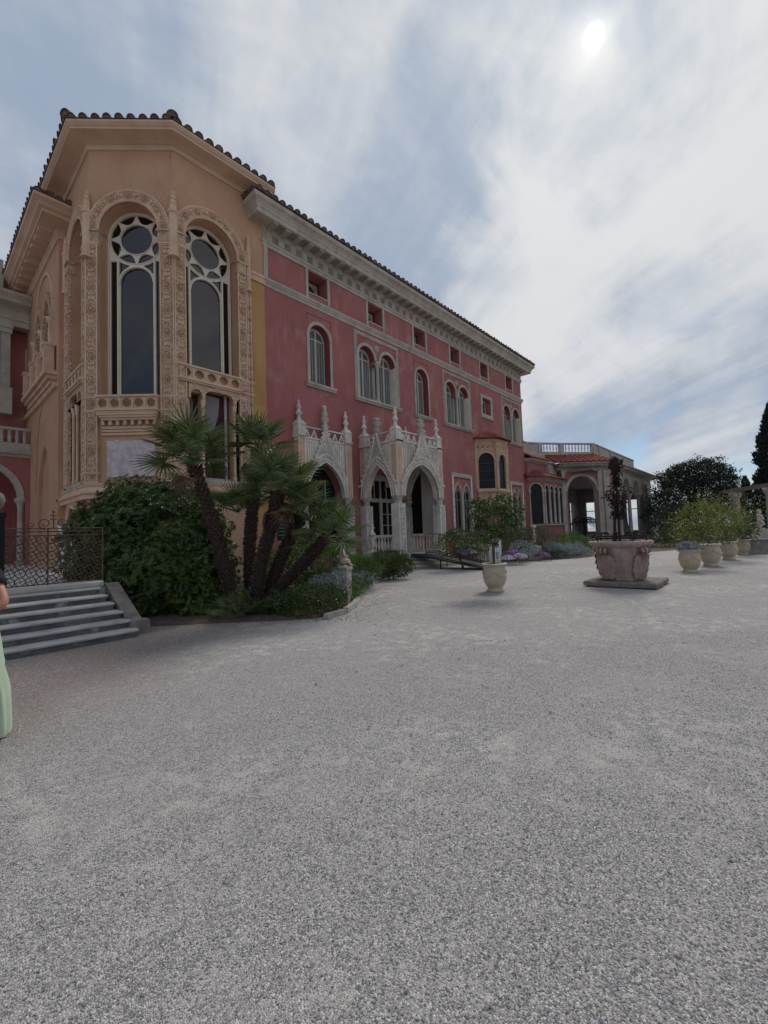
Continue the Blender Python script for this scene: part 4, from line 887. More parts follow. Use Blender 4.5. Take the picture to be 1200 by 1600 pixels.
# three-light window under the right-hand (and left-hand) balcony
def three_light(M, f):
    a = lambda u: f(u)
    def rr(u1_, u2_): return sorted((f(u1_), f(u2_)))
    g1, g2, g3 = rr(.50, .92), rr(1.03, 2.15), rr(2.28, 2.66); lo, hi = rr(.42, 2.74)
    def fl(a_, b_, r): c = (a_+b_)/2; return [(a_, 6.8)]+[(a_+r-r*cos(t), 6.95+r*sin(t)) for t in (0, .5, 1., pi/2)]+[(b_-r+r*sin(t), 6.95+r*cos(t)) for t in (0, .57, 1.07, pi/2)]+[(b_, 6.8)]
    hd = MB().plate(rect(lo, hi, 6.8, 7.42), [], -.10, 0)
    hd = MB().plate([(lo, 6.8)]+fl(g1[0], g1[1], .19)+fl(g2[0], g2[1], .24)+fl(g3[0], g3[1], .18)+[(hi, 6.8), (hi, 7.36), (lo, 7.36)], (), -.12, .02).build('three_light_window', 'carved', tw, M)
    for g in (g1, g2, g3): MB().box(g[0]-.02, g[1]+.02, .28, .31, 3.8, 7.3).build('pane', 'glass', hd, M)
    for g in ((g1[1]+g2[0])/2, (g2[1]+g3[0])/2):
        MB().lathe([(.075, 3.85), (.075, 4.0), (.05, 4.05), (.05, 6.4), (.08, 6.46), (.06, 6.5), (.10, 6.72), (.10, 6.8)], seg=8).build('column', 'beige', hd, M @ T(g, -.03, 0), True)
    MB().box(g2[1]-.22, g2[1]-.12, .18, .24, 3.85, 7.25).build('sash_bar', 'shutter', hd, M)
    MB().box(g2[0], g2[1], .2, .24, 3.85, 3.97).build('sash_bar', 'shutter', hd, M)
    MB().plate([(g2[0], 5.5)]+[(g2[0]+.72*sin(q*.157)**.8, 5.55+1.55*(1-cos(q*.157))) for q in range(1, 11)]+[(g2[0], 7.15)], (), .24, .26).build('curtain', 'room', hd, M)
    MB().box(g2[0]+.02, g2[1]-.24, .265, .275, 3.97, 7.2).build('dark_curtain', 'maroon', hd, M)
    MB().box(lo-.05, hi+.05, -.16, .2, 3.72, 3.85).build('sill', 'cream', hd, M)
three_light(RF, lambda u: u); three_light(LF, lambda u: wL-u)
# base mouldings round the tower and arched foot on the left face
MB().sweep([(BX, LFy), (BX, BY), (AX, AY), (X0-.01, AY)], [(-.02, 3.2), (.16, 3.2), (.16, 3.34), (.22, 3.38), (.22, 3.46), (.14, 3.52), (.10, 3.62), (.14, 3.66), (.14, 3.72), (-.02, 3.73)]).build('plinth_moulding', 'beige', tw)
ft = MB().plate(band(rarch(wL-1.7, .98, 2.45), rarch(wL-1.7, .58, 2.45)), (), -.14, 0).build('foot_arch', 'carved', tw, LF)
MB().tube([(u, -.14, z) for u, z in rarch(wL-1.7, .6, 2.45)], .06, 6).build('arch_roll', 'beige', ft, LF)
for u in (wL-1.7-.78, wL-1.7+.78): MB().lathe([(.2, .79), (.2, 1.0), (.13, 1.08), (.12, 2.1), (.17, 2.2), (.2, 2.4)], seg=10).build('column', 'white', ft, LF @ T(u, -.2, 0), True)
MB().plate(rect(.3, wC-.3, 2.3, 3.18), (), -.06, 0).build('base_panel', 'carved', tw, CH)
# marble plaque on the chamfered face
pq = MB().box(.64, 2.30, -.05, 0, 3.93, 5.21).build('marble_plaque', 'plaque', tw, CH); pq['label'] = 'veined lilac marble plaque held by four studs'
for u, z in ((.98, 5.19), (1.96, 5.19), (.98, 3.95), (1.96, 3.95)): MB().lathe([(.035, 0), (.035, .03), (.02, .05), (1e-5, .06)], seg=8).xf(Matrix.Rotation(pi/2, 4, 'X')).build('stud', 'white', pq, CH @ T(u, -.05, z))
# ============================================================ OCHRE SIDE WING
WX, WY0, WY1 = 3.97, 20.95, 30.2
wg = thing('side_wing', (WX+2, 25, 0), 'ochre side wing with gothic paired window left of the corner tower', 'building')
WG = T(WX, WY1, 0) @ RZ(-pi/2); wu = lambda y: WY1-y; wW = WY1-WY0
gc = (wu(24.55), wu(22.85))
MB().plate(rect(0, wW, TZ, 14.4), [door_poly(parch(c, .62, 11.2, 1.15), 9.3) for c in gc]+[rect(wu(29.0), wu(28.1), 9.6, 11.6), door_poly(parch(wu(23.5), 1.35, 3.6, 2.45), TZ+.4)], 0, .5).build('wall', 'ochre', wg, WG)
MB().plate(door_poly(parch(wu(23.5), 1.34, 3.6, 2.43), TZ+.4), (), .14, .2).build('blind_arch', 'ochre', wg, WG)
MB().box(WX+.5, BX+.6, WY0, WY0+.4, TZ, 14.4).box(WX, WX+.5, WY0-.002, WY0+.3, TZ, 14.395).build('return_wall', 'ochre', wg)
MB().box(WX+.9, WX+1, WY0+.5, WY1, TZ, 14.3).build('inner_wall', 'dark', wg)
MB().sweep([(WX, WY1), (WX, WY0-.003), (WX+.35, WY0-.003)], [(-.02, 14.12), (.05, 14.13), (.09, 14.2), (.09, 14.27), (.14, 14.31), (.14, 14.36), (.05, 14.38), (.12, 14.5), (.62, 14.62), (.66, 14.62), (.66, 14.74), (.78, 14.80), (.80, 14.88), (.88, 14.95), (.96, 15.0), (.98, 15.1), (-.02, 15.12)]).build('cornice', 'soffit', wg)
sb = MB().box(-.16, .16, -.60, -.12, 14.50, 14.64).mesh('soffit_panel', 'beige')
for k in range(12): inst('soffit_panel', sb, wg, WG @ T(.5+k*.75, 0, -.02))
wr = MB(); wr.add([(WX-1.0, WY0-1.0, 15.12), (WX-1.0, WY1+1, 15.12), (WX+4, WY1+1, 16.6), (WX+4, WY0+2.5, 16.6), (WX+.5, WY0-1.0, 15.12)], [(0, 1, 2, 3), (0, 3, 4)])
wr = wr.build('roof', 'tile_dark', wg)
eave_tiles(wr, (WX-1.0, WY1+.8), (WX-1.0, WY0-1.0), 15.12, 18, .37); eave_tiles(wr, (WX-1.0, WY0-1.02), (WX+.3, WY0-1.02), 15.12, 18, .37)
gw = MB().plate(band(door_poly(rarch((gc[0]+gc[1])/2, 1.78, 12.1, 14, 1.7), 9.0), door_poly(rarch((gc[0]+gc[1])/2, 1.62, 12.1, 14, 1.54), 9.0)), (), -.06, 0).build('gothic_window', 'beige', wg, WG)
for c in gc:
    MB().plate(band(door_poly(parch(c, .80, 11.2, 1.5), 9.9), door_poly(parch(c, .6, 11.2, 1.12), 9.9)), (), -.1, .05).build('arch_moulding', 'carved', gw, WG)
    MB().plate(door_poly(parch(c, .63, 11.2, 1.17), 9.3), (), .35, .37).build('pane', 'dark', gw, WG)
for u in (gc[0]-.8, (gc[0]+gc[1])/2, gc[1]+.8): MB().lathe([(.13, 9.9), (.13, 10.05), (.085, 10.12), (.08, 10.95), (.14, 11.05), (.17, 11.2)], seg=8).build('column', 'beige', gw, WG @ T(u, -.08, 0), True)
for k in range(22):
    for u in ((gc[0]+gc[1])/2-1.70, (gc[0]+gc[1])/2+1.70): inst('dentil', dent, gw, WG @ T(u, -.02, 9.1+k*.14))
bl = MB().box(wu(26.4), wu(21.2), -.42, 0, 8.55, 8.72).box(wu(26.3), wu(21.3), -.30, 0, 8.38, 8.55).box(wu(26.2), wu(21.4), -.2, 0, 8.2, 8.38).build('balcony', 'beige', wg, WG)
for y in (25.9, 24.3, 22.9, 21.5):
    MB().box(wu(y)-.16, wu(y)+.16, -.40, -.08, 8.72, 9.75).box(wu(y)-.2, wu(y)+.2, -.44, -.04, 9.75, 9.86).build('balcony_post', 'beige', bl, WG)
MB().box(wu(25.9), wu(21.5), -.30, -.2, 9.6, 9.7).build('handrail', 'beige', bl, WG)
MB().sweep([(WX, WY1), (WX, WY0)], [(-.01, 8.0), (.1, 8.02), (.14, 8.1), (.14, 8.17), (-.01, 8.2)]).build('string_course', 'beige', wg)
sw = MB().plate(rect(wu(29.15), wu(27.95), 9.45, 11.75), [rect(wu(29.0), wu(28.1), 9.6, 11.6)], -.05, 0).build('window', 'beige', wg, WG)
MB().box(wu(29.0), wu(28.1), .3, .33, 9.6, 11.6).build('pane', 'glass_far', sw, WG); MB().box(wu(29.3), wu(27.8), -.18, 0, 9.3, 9.46).build('sill', 'beige', sw, WG)
# long crack in the plaster
cr = MB(); ps = [(wu(24.0), -.002, 8.1), (wu(24.1), -.002, 7.8), (wu(24.6), -.002, 7.4), (wu(24.7), -.002, 6.9), (wu(25.1), -.002, 6.3), (wu(25.05), -.002, 5.4), (wu(25.3), -.002, 4.2)]
cr.tube(ps, .014, 4); cr.build('plaster_crack', 'stem', wg, WG)
# ============================================================ PINK LOGGIA WING at the far left
PY = 26.8
lw = thing('loggia_wing', (0, 28, 0), 'pink loggia wing with white balustrade above a round arch at far left', 'building')
MB().plate([(-3.5, 5.95), (3.96, 5.95), (3.96, TZ), (3.80, TZ), (3.80, 3.98), (3.53, 3.98)]+rarch(1.9, 1.62, 3.98, 16)[::-1]+[(-.0, 3.98), (-.0, TZ), (-3.5, TZ)], (), 0, .4).build('wall', 'pink', lw, T(0, PY, 0))
MB().plate(band(rarch(1.9, 1.86, 3.98), rarch(1.9, 1.60, 3.98)), (), -.05, .1).build('arch_moulding', 'cream', lw, T(0, PY, 0))
MB().lathe([(.2, 0), (.2, .12), (.15, .2), (.135, .3), (.12, 2.7), (.14, 2.75), (.13, 2.85), (.2, 3.0), (.24, 3.08), (.24, 3.2)], seg=14).build('column', 'cream', lw, T(3.64, PY+.15, TZ), True)
MB().lathe([(.2, 0), (.2, .12), (.15, .2), (.135, .3), (.12, 2.7), (.14, 2.75), (.13, 2.85), (.2, 3.0), (.24, 3.08), (.24, 3.2)], seg=14).build('column', 'cream', lw, T(.14, PY+.15, TZ), True)
MB().box(-3.5, 3.96, 3.2, 3.3, TZ, 6).build('back_wall', 'pink', lw, T(0, PY, 0))
MB().sweep([(-3.5, PY), (3.96, PY)], [(-.3, 5.95), (.05, 5.95), (.1, 6.05), (.2, 6.1), (.22, 6.2), (.22, 6.28), (.14, 6.3), (.14, 6.62), (-.3, 6.63)]).build('balcony_base', 'cream', lw)
bal2 = MB().lathe([(.09, 0), (.09, .05), (.06, .09), (.095, .25), (.06, .5), (.09, .56), (.09, .6)], seg=8).mesh('baluster', 'cream', True)
for k in range(19): inst('baluster', bal2, lw, T(3.75-k*.28, PY-.05, 6.63))
MB().box(-3.5, 3.95, -.17, .07, 7.23, 7.36).build('handrail', 'cream', lw, T(0, PY, 0))
MB().box(-3.5, 3.955, 1.2, 1.4, 6.0, 14.2).build('upper_wall', 'pink', lw, T(0, PY, 0))
up = MB().box(2.90, 3.24, .1, .45, 9.42, 12.1).build('pilaster', 'cream', lw, T(0, PY+.3, 0))
MB().box(2.84, 3.30, .05, .5, 12.1, 12.35).box(2.80, 3.34, .0, .55, 12.35, 12.5).build('capital', 'cream', up, T(0, PY+.3, 0))
MB().box(2.82, 3.32, .04, .5, 8.1, 9.4).build('pedestal', 'cream', up, T(0, PY+.3, 0))
MB().sweep([(-3.5, PY+.35), (3.96, PY+.35)], [(-.5, 12.5), (.05, 12.5), (.05, 12.75), (.12, 12.8), (.12, 12.9), (.02, 12.92), (.02, 13.3), (.15, 13.4), (.5, 13.5), (.55, 13.65), (.7, 13.8), (.7, 13.95), (-.5, 14.0)]).build('cornice', 'cream', lw)
MB().box(-3.5, 3.0, .5, 5, 14.0, 15.9).build('attic', 'cream', lw, T(0, PY+.3, 0))
# ============================================================ RED-TILED GALLERY between villa and pavilion
GP = [(34.95, 15.40), (36.0, 14.35), (40.35, 14.35)]
ga = thing('glazed_gallery', (37, 14.6, 0), 'low pink gallery with arched dark windows between villa and pavilion', 'building')
for k, (p, q) in enumerate(zip(GP, GP[1:])):
    p, q = Vector(p), Vector(q); d = q-p; l = d.length; M = T(p.x, p.y, 0) @ RZ(atan2(d.y, d.x))
    if k == 0: cs = [(l/2+.05, .50)]
    else: cs = [(.55+i*1.04, .38) for i in range(4)]
    MB().plate(rect(0, l, -.05, 5.75), [door_poly(rarch(c, a, 4.95, 10), 2.05) for c, a in cs], 0, .08).build('wall', 'pink', ga, M)
    for c, a in cs:
        w = MB().plate(band(rarch(c, a+.13, 4.95, 10), rarch(c, a, 4.95, 10)), (), -.06, .03).build('arched_window', 'cream', ga, M)
        MB().plate(door_poly(rarch(c, a+.02, 4.95, 10), 2.03), (), .035, .05).build('pane', 'glass_far', w, M)
        for e in (c-a-.07, c+a+.07): MB().lathe([(.13, 2.05), (.13, 2.18), (.09, 2.25), (.08, 4.6), (.12, 4.72), (.15, 4.95)], seg=8).build('column', 'cream', w, M @ T(e, -.03, 0), True)
    MB().box(0, l, -.14, .1, 1.92, 2.05).build('sill', 'cream', ga, M)
MB().sweep(GP, [(-.3, 5.72), (.06, 5.72), (.1, 5.8), (.3, 5.88), (.34, 5.95), (-.3, 6.0)]).build('cornice', 'cream', ga)
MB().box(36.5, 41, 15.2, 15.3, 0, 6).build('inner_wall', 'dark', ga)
def pan_roof(name, parent, ev, tp, spacing=.30, me=TILE_R, mt='tile_red'):
    'tiled roof strip between an eave polyline and the polyline above it'
    r = MB(); n = len(ev); r.add(list(ev)+list(tp), [(i, i+1, n+i+1, n+i) for i in range(n-1)]); ro = r.build(name, mt, parent)
    rows = MB(); first = True
    for i in range(n-1):
        a0, a1, b0, b1 = map(Vector, (ev[i], ev[i+1], tp[i], tp[i+1])); k = max(2, round((a1-a0).length/spacing))
        for j in range(k):
            t = (j+.5)/k; a = a0.lerp(a1, t); b = b0.lerp(b1, t); L_ = (b-a).length; m_ = max(1, round(L_/.42))
            d = (b-a).normalized(); s_ = (a1-a0).normalized(); u_ = s_.cross(d).normalized(); s_ = d.cross(u_)
            for q in range(m_):
                c = a+(b-a)*(q/m_)-d*.05
                M = Matrix(((s_.x, d.x, u_.x, c.x), (s_.y, d.y, u_.y, c.y), (s_.z, d.z, u_.z, c.z+.01), (0, 0, 0, 1))) @ Matrix.Diagonal((spacing/.30*.8, (L_/m_+.08)/.6, spacing/.30*.8, 1)) 
                o0 = len(rows.v); rows.add([M @ v.co for v in me.vertices], [tuple(p.vertices) for p in me.polygons])
    tag(rows.build('tile_courses', mt, ro), kind='stuff'); return ro
pan_roof('roof', ga, [(34.6, 15.1, 5.95), (35.85, 13.9, 5.95), (40.4, 13.9, 5.95)], [(34.9, 16.2, 6.9), (36.3, 15.4, 6.75), (40.4, 15.4, 6.75)], .36)
# ============================================================ OPEN PAVILION
pv = thing('open_pavilion', (48, 14, 0), 'open stone pavilion with round arches, red tiles and balustraded roof terrace', 'pavilion')
PC0, PC1, PE = (40.2, 14.35), (43.36, 11.19), (61.0, 11.19)
lC = hypot(PC1[0]-PC0[0], PC1[1]-PC0[1]); PCM = T(PC0[0], PC0[1], 0) @ RZ(-pi/4); PRM = T(PC1[0], PC1[1], 0)
aC = 1.34; ucC = 1.85
MB().plate([(0, 0), (ucC-aC, 0)]+rarch(ucC, aC, 5.0, 16)+[(ucC+aC, 0), (lC, 0), (lC, 7.0), (0, 7.0)], (), 0, .5).build('wall', 'cream', pv, PCM)
MB().plate(band(rarch(ucC, aC+.26, 5.0), rarch(ucC, aC+.0, 5.0)), (), -.08, .05).build('arch_moulding', 'cream', pv, PCM)
MB().plate([(ucC-aC-.15, 5.0)]+rarch(ucC, aC+.27, 5.0)+[(ucC+aC+.15, 5.0), (ucC+aC+.27, 6.75), (ucC-aC-.27, 6.75)], (), -.012, .0).build('spandrel', 'pink', pv, PCM) if False else None
MB().box(ucC-1.1, ucC+1.1, -.06, 0, 6.82, 6.93).build('lintel_band', 'coffer', pv, PCM)
for s_ in (-1, 1):
    c0 = ucC+s_*(aC+.26); sp_ = [(ucC+s_*(aC+.28)*cos(t), 5.0+(aC+.28)*sin(t)) for t in [i*pi/2/8 for i in range(9)]]+[(ucC, 6.78), (ucC+s_*(aC+.30), 6.78)]
    MB().plate(sp_, (), -.02, 0).build('spandrel', 'pink', pv, PCM)
    MB().box(ucC+s_*(aC+.07)-.06, ucC+s_*(aC+.07)+.06, -.02, .02, .6, 5.0).build('jamb_panel', 'pink', pv, PCM)
for u, w in ((.12, .30), (lC-.98, .34), (lC-.38, .40)):
    pl_ = MB().box(u-w/2, u+w/2, -.14, 0, .6, 6.85).build('pilaster', 'cream', pv, PCM)
    for e_, z1_, z2_ in ((.06, 0, .6), (.05, 6.6, 6.85), (.05, 4.9, 5.05)): MB().box(u-w/2-e_, u+w/2+e_, -.14-e_, 0, z1_, z2_).build('pilaster_band', 'cream', pl_, PCM)
# long side with three arches on columns
lR = PE[0]-PC1[0]; ar3 = [(6.0, 1.55), (10.0, 1.55), (14.2, 1.55)]
poly = [(0, 0), (2.6, 0), (2.6, .45), (ar3[0][0]-1.55, .45)]
tops = []
for c, a in ar3: tops += rarch(c, a, 5.0, 12)
poly = [(0, 5.0)]+tops+[(lR, 5.0), (lR, 7.0), (0, 7.0)]
MB().plate(poly, (), 0, .5).build('arcade_wall', 'cream', pv, PRM)
MB().box(0, 1.5, 0, .5, 0, 5.0).box(lR-.8, lR, 0, .5, 0, 5.0).box(1.5, lR-.8, .02, .48, 0, .5).build('arcade_base', 'cream', pv, PRM)
MB().box(.25, 1.25, -.02, 0, 1, 6.6).build('pink_panel', 'pink', pv, PRM)
for c, a in ar3: MB().plate(band(rarch(c, a+.2, 5.0), rarch(c, a, 5.0)), (), -.06, .02).build('arch_moulding', 'cream', pv, PRM)
for u in (1.9, 2.5, 4.2, 8.0, 12.1, 15.95): MB().lathe([(.30, .5), (.30, .7), (.22, .8), (.20, 1.2), (.17, 4.55), (.24, 4.7), (.30, 4.9), (.30, 5.0)], seg=12).build('column', 'cream', pv, PRM @ T(u, .25, 0), True)
# inside: floor, far wall with tall openings that show the sky
MB().box(41, 61, 11.7, 20, -.05, .12).build('floor', 'terrace', pv)
MB().plate(rect(0, 19.8, 0, 7), [rect(1.2+i*2.5, 2.6+i*2.5, 1.1, 4.9) for i in range(7)], 0, .4).build('back_wall', 'room', pv, T(41.2, 19.6, 0))
for i in range(7):
    MB().box(1.2+i*2.5, 2.6+i*2.5, .1, .2, 3.7, 3.8).build('transom', 'cream', pv, T(41.2, 19.6, 0))
MB().plate(rect(0, 8.2, 0, 7), [rect(1.0+i*2.4, 2.5+i*2.4, 1.1, 4.9) for i in range(3)], 0, .4).build('end_wall', 'room', pv, T(61.0, 11.4, 0) @ RZ(pi/2))
for i in range(3):
    MB().box(1.0+i*2.4, 2.5+i*2.4, .1, .2, 3.7, 3.8).build('transom', 'cream', pv, T(61.0, 11.4, 0) @ RZ(pi/2))
MB().box(40.6, 61, 11.8, 20, 6.7, 6.9).build('ceiling', 'room', pv)
PP = [PC0, PC1, PE, (61.0, 20)]
MB().sweep([(39.9, 14.65)]+PP[1:], [(-.4, 6.95), (.05, 6.95), (.08, 7.05), (.2, 7.1), (.5, 7.2), (.6, 7.25), (.65, 7.35), (.85, 7.42), (.85, 7.5), (-.4, 7.55)]).build('cornice', 'cream', pv)
q = math.tan(pi/8)
pan_roof('roof', pv, [(39.0, 14.35, 7.5), (43.02, 10.36, 7.5)], [(39.9, 16.0, 8.5), (43.9, 12.5, 8.5)], .52)
rr_ = MB(); rr_.add([(43.02, 10.36, 7.52), (61.8, 10.36, 7.52), (61.8, 20, 7.52), (59.6, 20, 8.4), (59.6, 12.5, 8.4), (43.9, 12.5, 8.5)], [(0, 1, 4, 5), (1, 2, 3, 4)]); rr_.build('side_roof', 'tile_dark', pv)
MB().box(34.92, 40.6, 15.55, 16.0, 5.6, 8.55).build('link_wall', 'cream', pv)
MB().box(38.6, 41.0, 14.85, 15.19, 5.8, 7.5).build('link_wall', 'cream', pv)
MB().box(34.92, 40.2, 15.2, 15.54, 5.6, 7.35).build('link_wall', 'pink', pv)
MB().sweep([(34.92, 15.2), (39.9, 15.2)], [(-.3, 7.3), (.05, 7.3), (.3, 7.4), (.45, 7.5), (.45, 7.6), (-.3, 7.65)]).build('link_cornice', 'cream', pv)
pan_roof('link_roof', pv, [(34.92, 14.7, 7.6), (40.0, 14.7, 7.6)], [(34.92, 15.9, 8.25), (40.0, 15.9, 8.25)], .42)
# roof terrace parapet: solid runs and balustraded runs
def parapet(a, b, z, kind):
    a, b = Vector(a), Vector(b); d = b-a; l = d.length; M = T(a.x, a.y, 0) @ RZ(atan2(d.y, d.x))
    p = MB().box(0, l, -.12, .12, z, z+.3).build('parapet', 'cream', pv, M)
    MB().box(.0, l-.003, -.17, .17, z+1.035, z+1.15).build('coping', 'cream', p, M)
    if kind: 
        k = max(3, round(l/.34))
        for i in range(k): inst('baluster', bal_me, p, M @ T(l*(i+.5)/k, 0, z+.29))
    else: MB().box(0, l, -.10, .10, z+.3, z+1.02).build('panel', 'cream', p, M)
    MB().box(-.2, .2, -.2, .2, z-.002, z+1.03).build('post', 'cream', p, M)
Z = 8.48
QP = [(34.95, 16.6), (38.0, 16.6), (39.3, 15.9), (41.2, 14.6), (43.9, 12.6), (45.5, 12.6), (49.5, 12.6), (59.5, 12.6)]
for k, (a, b) in enumerate(zip(QP, QP[1:])): parapet(a, b, Z if k else Z, k in (2, 3))
# ============================================================ helper: a point of the place from a bearing in the photograph and a depth
def at(px, py, D): return Vector((0, 0, 1.6))+(fwd+r2*((px-600)/675.6)-u2*((py-800)/675.6))*D
def gat(px, py, z=0.):
    d = fwd+r2*((px-600)/675.6)-u2*((py-800)/675.6); return Vector((0, 0, 1.6))+d*((z-1.6)/d.z)
# ============================================================ IRON GATE on the ledge
gx0, gx1, gz0 = 1.13, 2.62, TZ+.14
ig = thing('iron_gate', (1.9, 9.98, TZ+.12), 'openwork rust-brown iron gate of ringed scrolls above the marble steps', 'gate')
cell = .149; ncol = 10; nrow = 6
ring = MB().tube([(.074*cos(i*pi/7), 0, .074*sin(i*pi/7)) for i in range(15)], .0085, 4, False).mesh('scroll_ring', 'gate_iron')
quat = MB()
for a in (pi/4, 3*pi/4, 5*pi/4, 7*pi/4): quat.tube([(0, 0, 0), (.05*cos(a-.45), 0, .05*sin(a-.45)), (.098*cos(a), 0, .098*sin(a)), (.05*cos(a+.45), 0, .05*sin(a+.45)), (0, 0, 0)], .0065, 4)
quat = quat.mesh('leaf_cross', 'gate_iron')
for i in range(ncol):
    for j in range(nrow):
        P = T(gx0+cell*(i+.5), 9.99, gz0+cell*(j+.5)); inst('scroll_ring', ring, ig, P); inst('leaf_cross', quat, ig, P)
zt = gz0+cell*nrow
for z in (gz0, zt, zt+.07, zt+.13): MB().tube([(gx0-.02, 9.99, z), (gx1, 9.99, z)], .011, 4).build('rail', 'gate_iron', ig)
for x in (gx0-.02, gx0+.02+cell*4, gx1): MB().tube([(x, 9.99, gz0-.02), (x, 9.99, zt+.14)], .013, 4).build('stile', 'gate_iron', ig)
def spiral(cx, cz, r, a0, turns, s=1, n=16): return [(cx+s*r*(1-.7*i/n)*cos(a0+turns*2*pi*i/n), 9.99, cz+r*(1-.7*i/n)*sin(a0+turns*2*pi*i/n)) for i in range(n+1)]
cx = 1.83
for s_ in (-1, 1):
    MB().tube(spiral(cx+s_*.13, zt+.22, .11, -pi/2, 1.2, s_), .009, 4).build('crest_scroll', 'gate_iron', ig); MB().tube(spiral(cx+s_*.33, zt+.19, .07, -pi/2, 1.1, s_), .008, 4).build('crest_scroll', 'gate_iron', ig)
MB().tube([(cx, 9.99, zt+.13), (cx, 9.99, zt+.42)], .010, 4).ball((cx, 9.99, zt+.44), .022, 6, 4).build('crest_stem', 'gate_iron', ig)
for dz in (.30, .37): MB().tube([(cx-.05, 9.99, zt+dz), (cx+.05, 9.99, zt+dz)], .012, 4).build('crest_bar', 'gate_iron', ig)
gp = thing('gate_post', (1.02, 9.98, TZ+.12), 'black iron gate post with pale ball finial at the left edge', 'post')
MB().box(-.11, .11, -.08, .08, 0, 1.28).box(-.13, .13, -.1, .1, 0, .1).box(-.13, .13, -.1, .1, 1.24, 1.32).build('shaft', 'iron', gp, T(1.02, 9.98, TZ+.12))
MB().lathe([(.06, 0), (.04, .06), (.10, .12), (.13, .22), (.10, .32), (.03, .38), (.05, .42), (1e-5, .48)], seg=10).build('finial', 'stone', gp, T(1.02, 9.98, TZ+1.44), True)
# ============================================================ PLANTERS
def planter(p, s, label, grp='cream glazed planters on the gravel'):
    t = thing('planter', (p.x, p.y, 0), label, 'planter', grp); M = T(p.x, p.y, 0) @ Matrix.Scale(s, 4)
    prof = [(.215, 0), (.225, .02), (.225, .045), (.195, .065), (.19, .10), (.235, .16), (.285, .26), (.305, .38), (.300, .50), (.285, .60), (.28, .67), (.305, .69), (.335, .705), (.335, .735), (.315, .745), (.275, .745), (.265, .72), (.26, .62)]
    MB().lathe(prof, seg=28).build('pot', 'planter', t, M, True)
    MB().lathe([(1e-5, .68), (.262, .665)], seg=20).build('soil', 'soil', t, M)
    for k in range(4):                                  # moulded swags and medallions
        a0 = k*pi/2+.5; pts = []
        for i in range(9):
            f = i/8; a = a0+f*pi/2; z = .52-.11*sin(pi*f); r = .306 if z > .42 else .308
            pts.append((r*cos(a), r*sin(a), z))
        MB().tube(pts, lambda t_: .010+.012*sin(pi*t_), 5).build('swag', 'planter', t, M, True)
        MB().lathe([(.045, 0), (.04, .015), (.02, .022), (1e-5, .02)], seg=8).xf(RZ(a0) @ T(.298, 0, .53) @ Matrix.Rotation(pi/2, 4, 'Y')).build('medallion', 'planter', t, M, True)
    return t
P1, P2, P3, P4, P5 = (gat(774, 924), gat(1079, 894), gat(1111, 884.5), gat(1139, 874.5), gat(1161, 866.8))
planter(P1, 1.0, 'cream swagged planter holding the dark green citrus before the porch')
planter(P2, 1.0, 'small cream planter nearest the well at right')
planter(P3, 1.12, 'cream planter second from the well in the right-hand row')
planter(P4, 1.05, 'cream planter third from the well in the right-hand row')
planter(P5, 1.0, 'cream planter farthest right beside the grey block wall')
# ============================================================ WELL HEAD
wc = (13.28, 3.16)
we = thing('stone_well', (*wc, 0), 'carved rose stone well head with rusted iron overthrow on a slab', 'well')
m = MB(); n = 14
def jig(x, y): return .03*noise.noise(Vector((x*3, y*3, 1)))
ring_ = []
for (xa, ya), (xb, yb) in zip([(-.84, -.86), (.84, -.86), (.84, .86), (-.84, .86)], [(.84, -.86), (.84, .86), (-.84, .86), (-.84, -.86)]):
    for i in range(n): t = i/n; x, y = xa+(xb-xa)*t, ya+(yb-ya)*t; ring_.append((x+jig(x, y), y+jig(y, x)))
k = len(ring_); m.add([(x, y, .03+.02*noise.noise(Vector((x*4, y*4, 0)))) for x, y in ring_]+[(x*1.01, y*1.01, .12) for x, y in ring_]+[(x*.985, y*.985, .15) for x, y in ring_], [(i, (i+1) % k, k+(i+1) % k, k+i) for i in range(k)]+[(k+i, k+(i+1) % k, 2*k+(i+1) % k, 2*k+i) for i in range(k)]+[tuple(range(2*k, 3*k)), tuple(range(k))[::-1]])
m.build('slab', 'stone', we, T(*wc, 0))
MB().box(-.6, .6, -.6, .6, -.03, .045).build('footing', 'stone', we, T(*wc, 0))
BA = T(wc[0]-.05, wc[1]+.08, .15) @ RZ(.35)
prof = [(.50, 0), (.53, .03), (.52, .06), (.535, .2), (.57, .45), (.62, .68), (.66, .86), (.66, .9)]
bs = MB().lathe(prof, seg=8, a0=pi/8, a1=2*pi+pi/8).build('basin', 'well', we, BA)
MB().lathe([(.70, .90), (.74, .94), (.78, .96), (.80, 1.0), (.80, 1.045), (.76, 1.06), (.55, 1.06), (.52, .8)], seg=16, a0=pi/16, a1=2*pi+pi/16).build('rim', 'well', bs, BA)
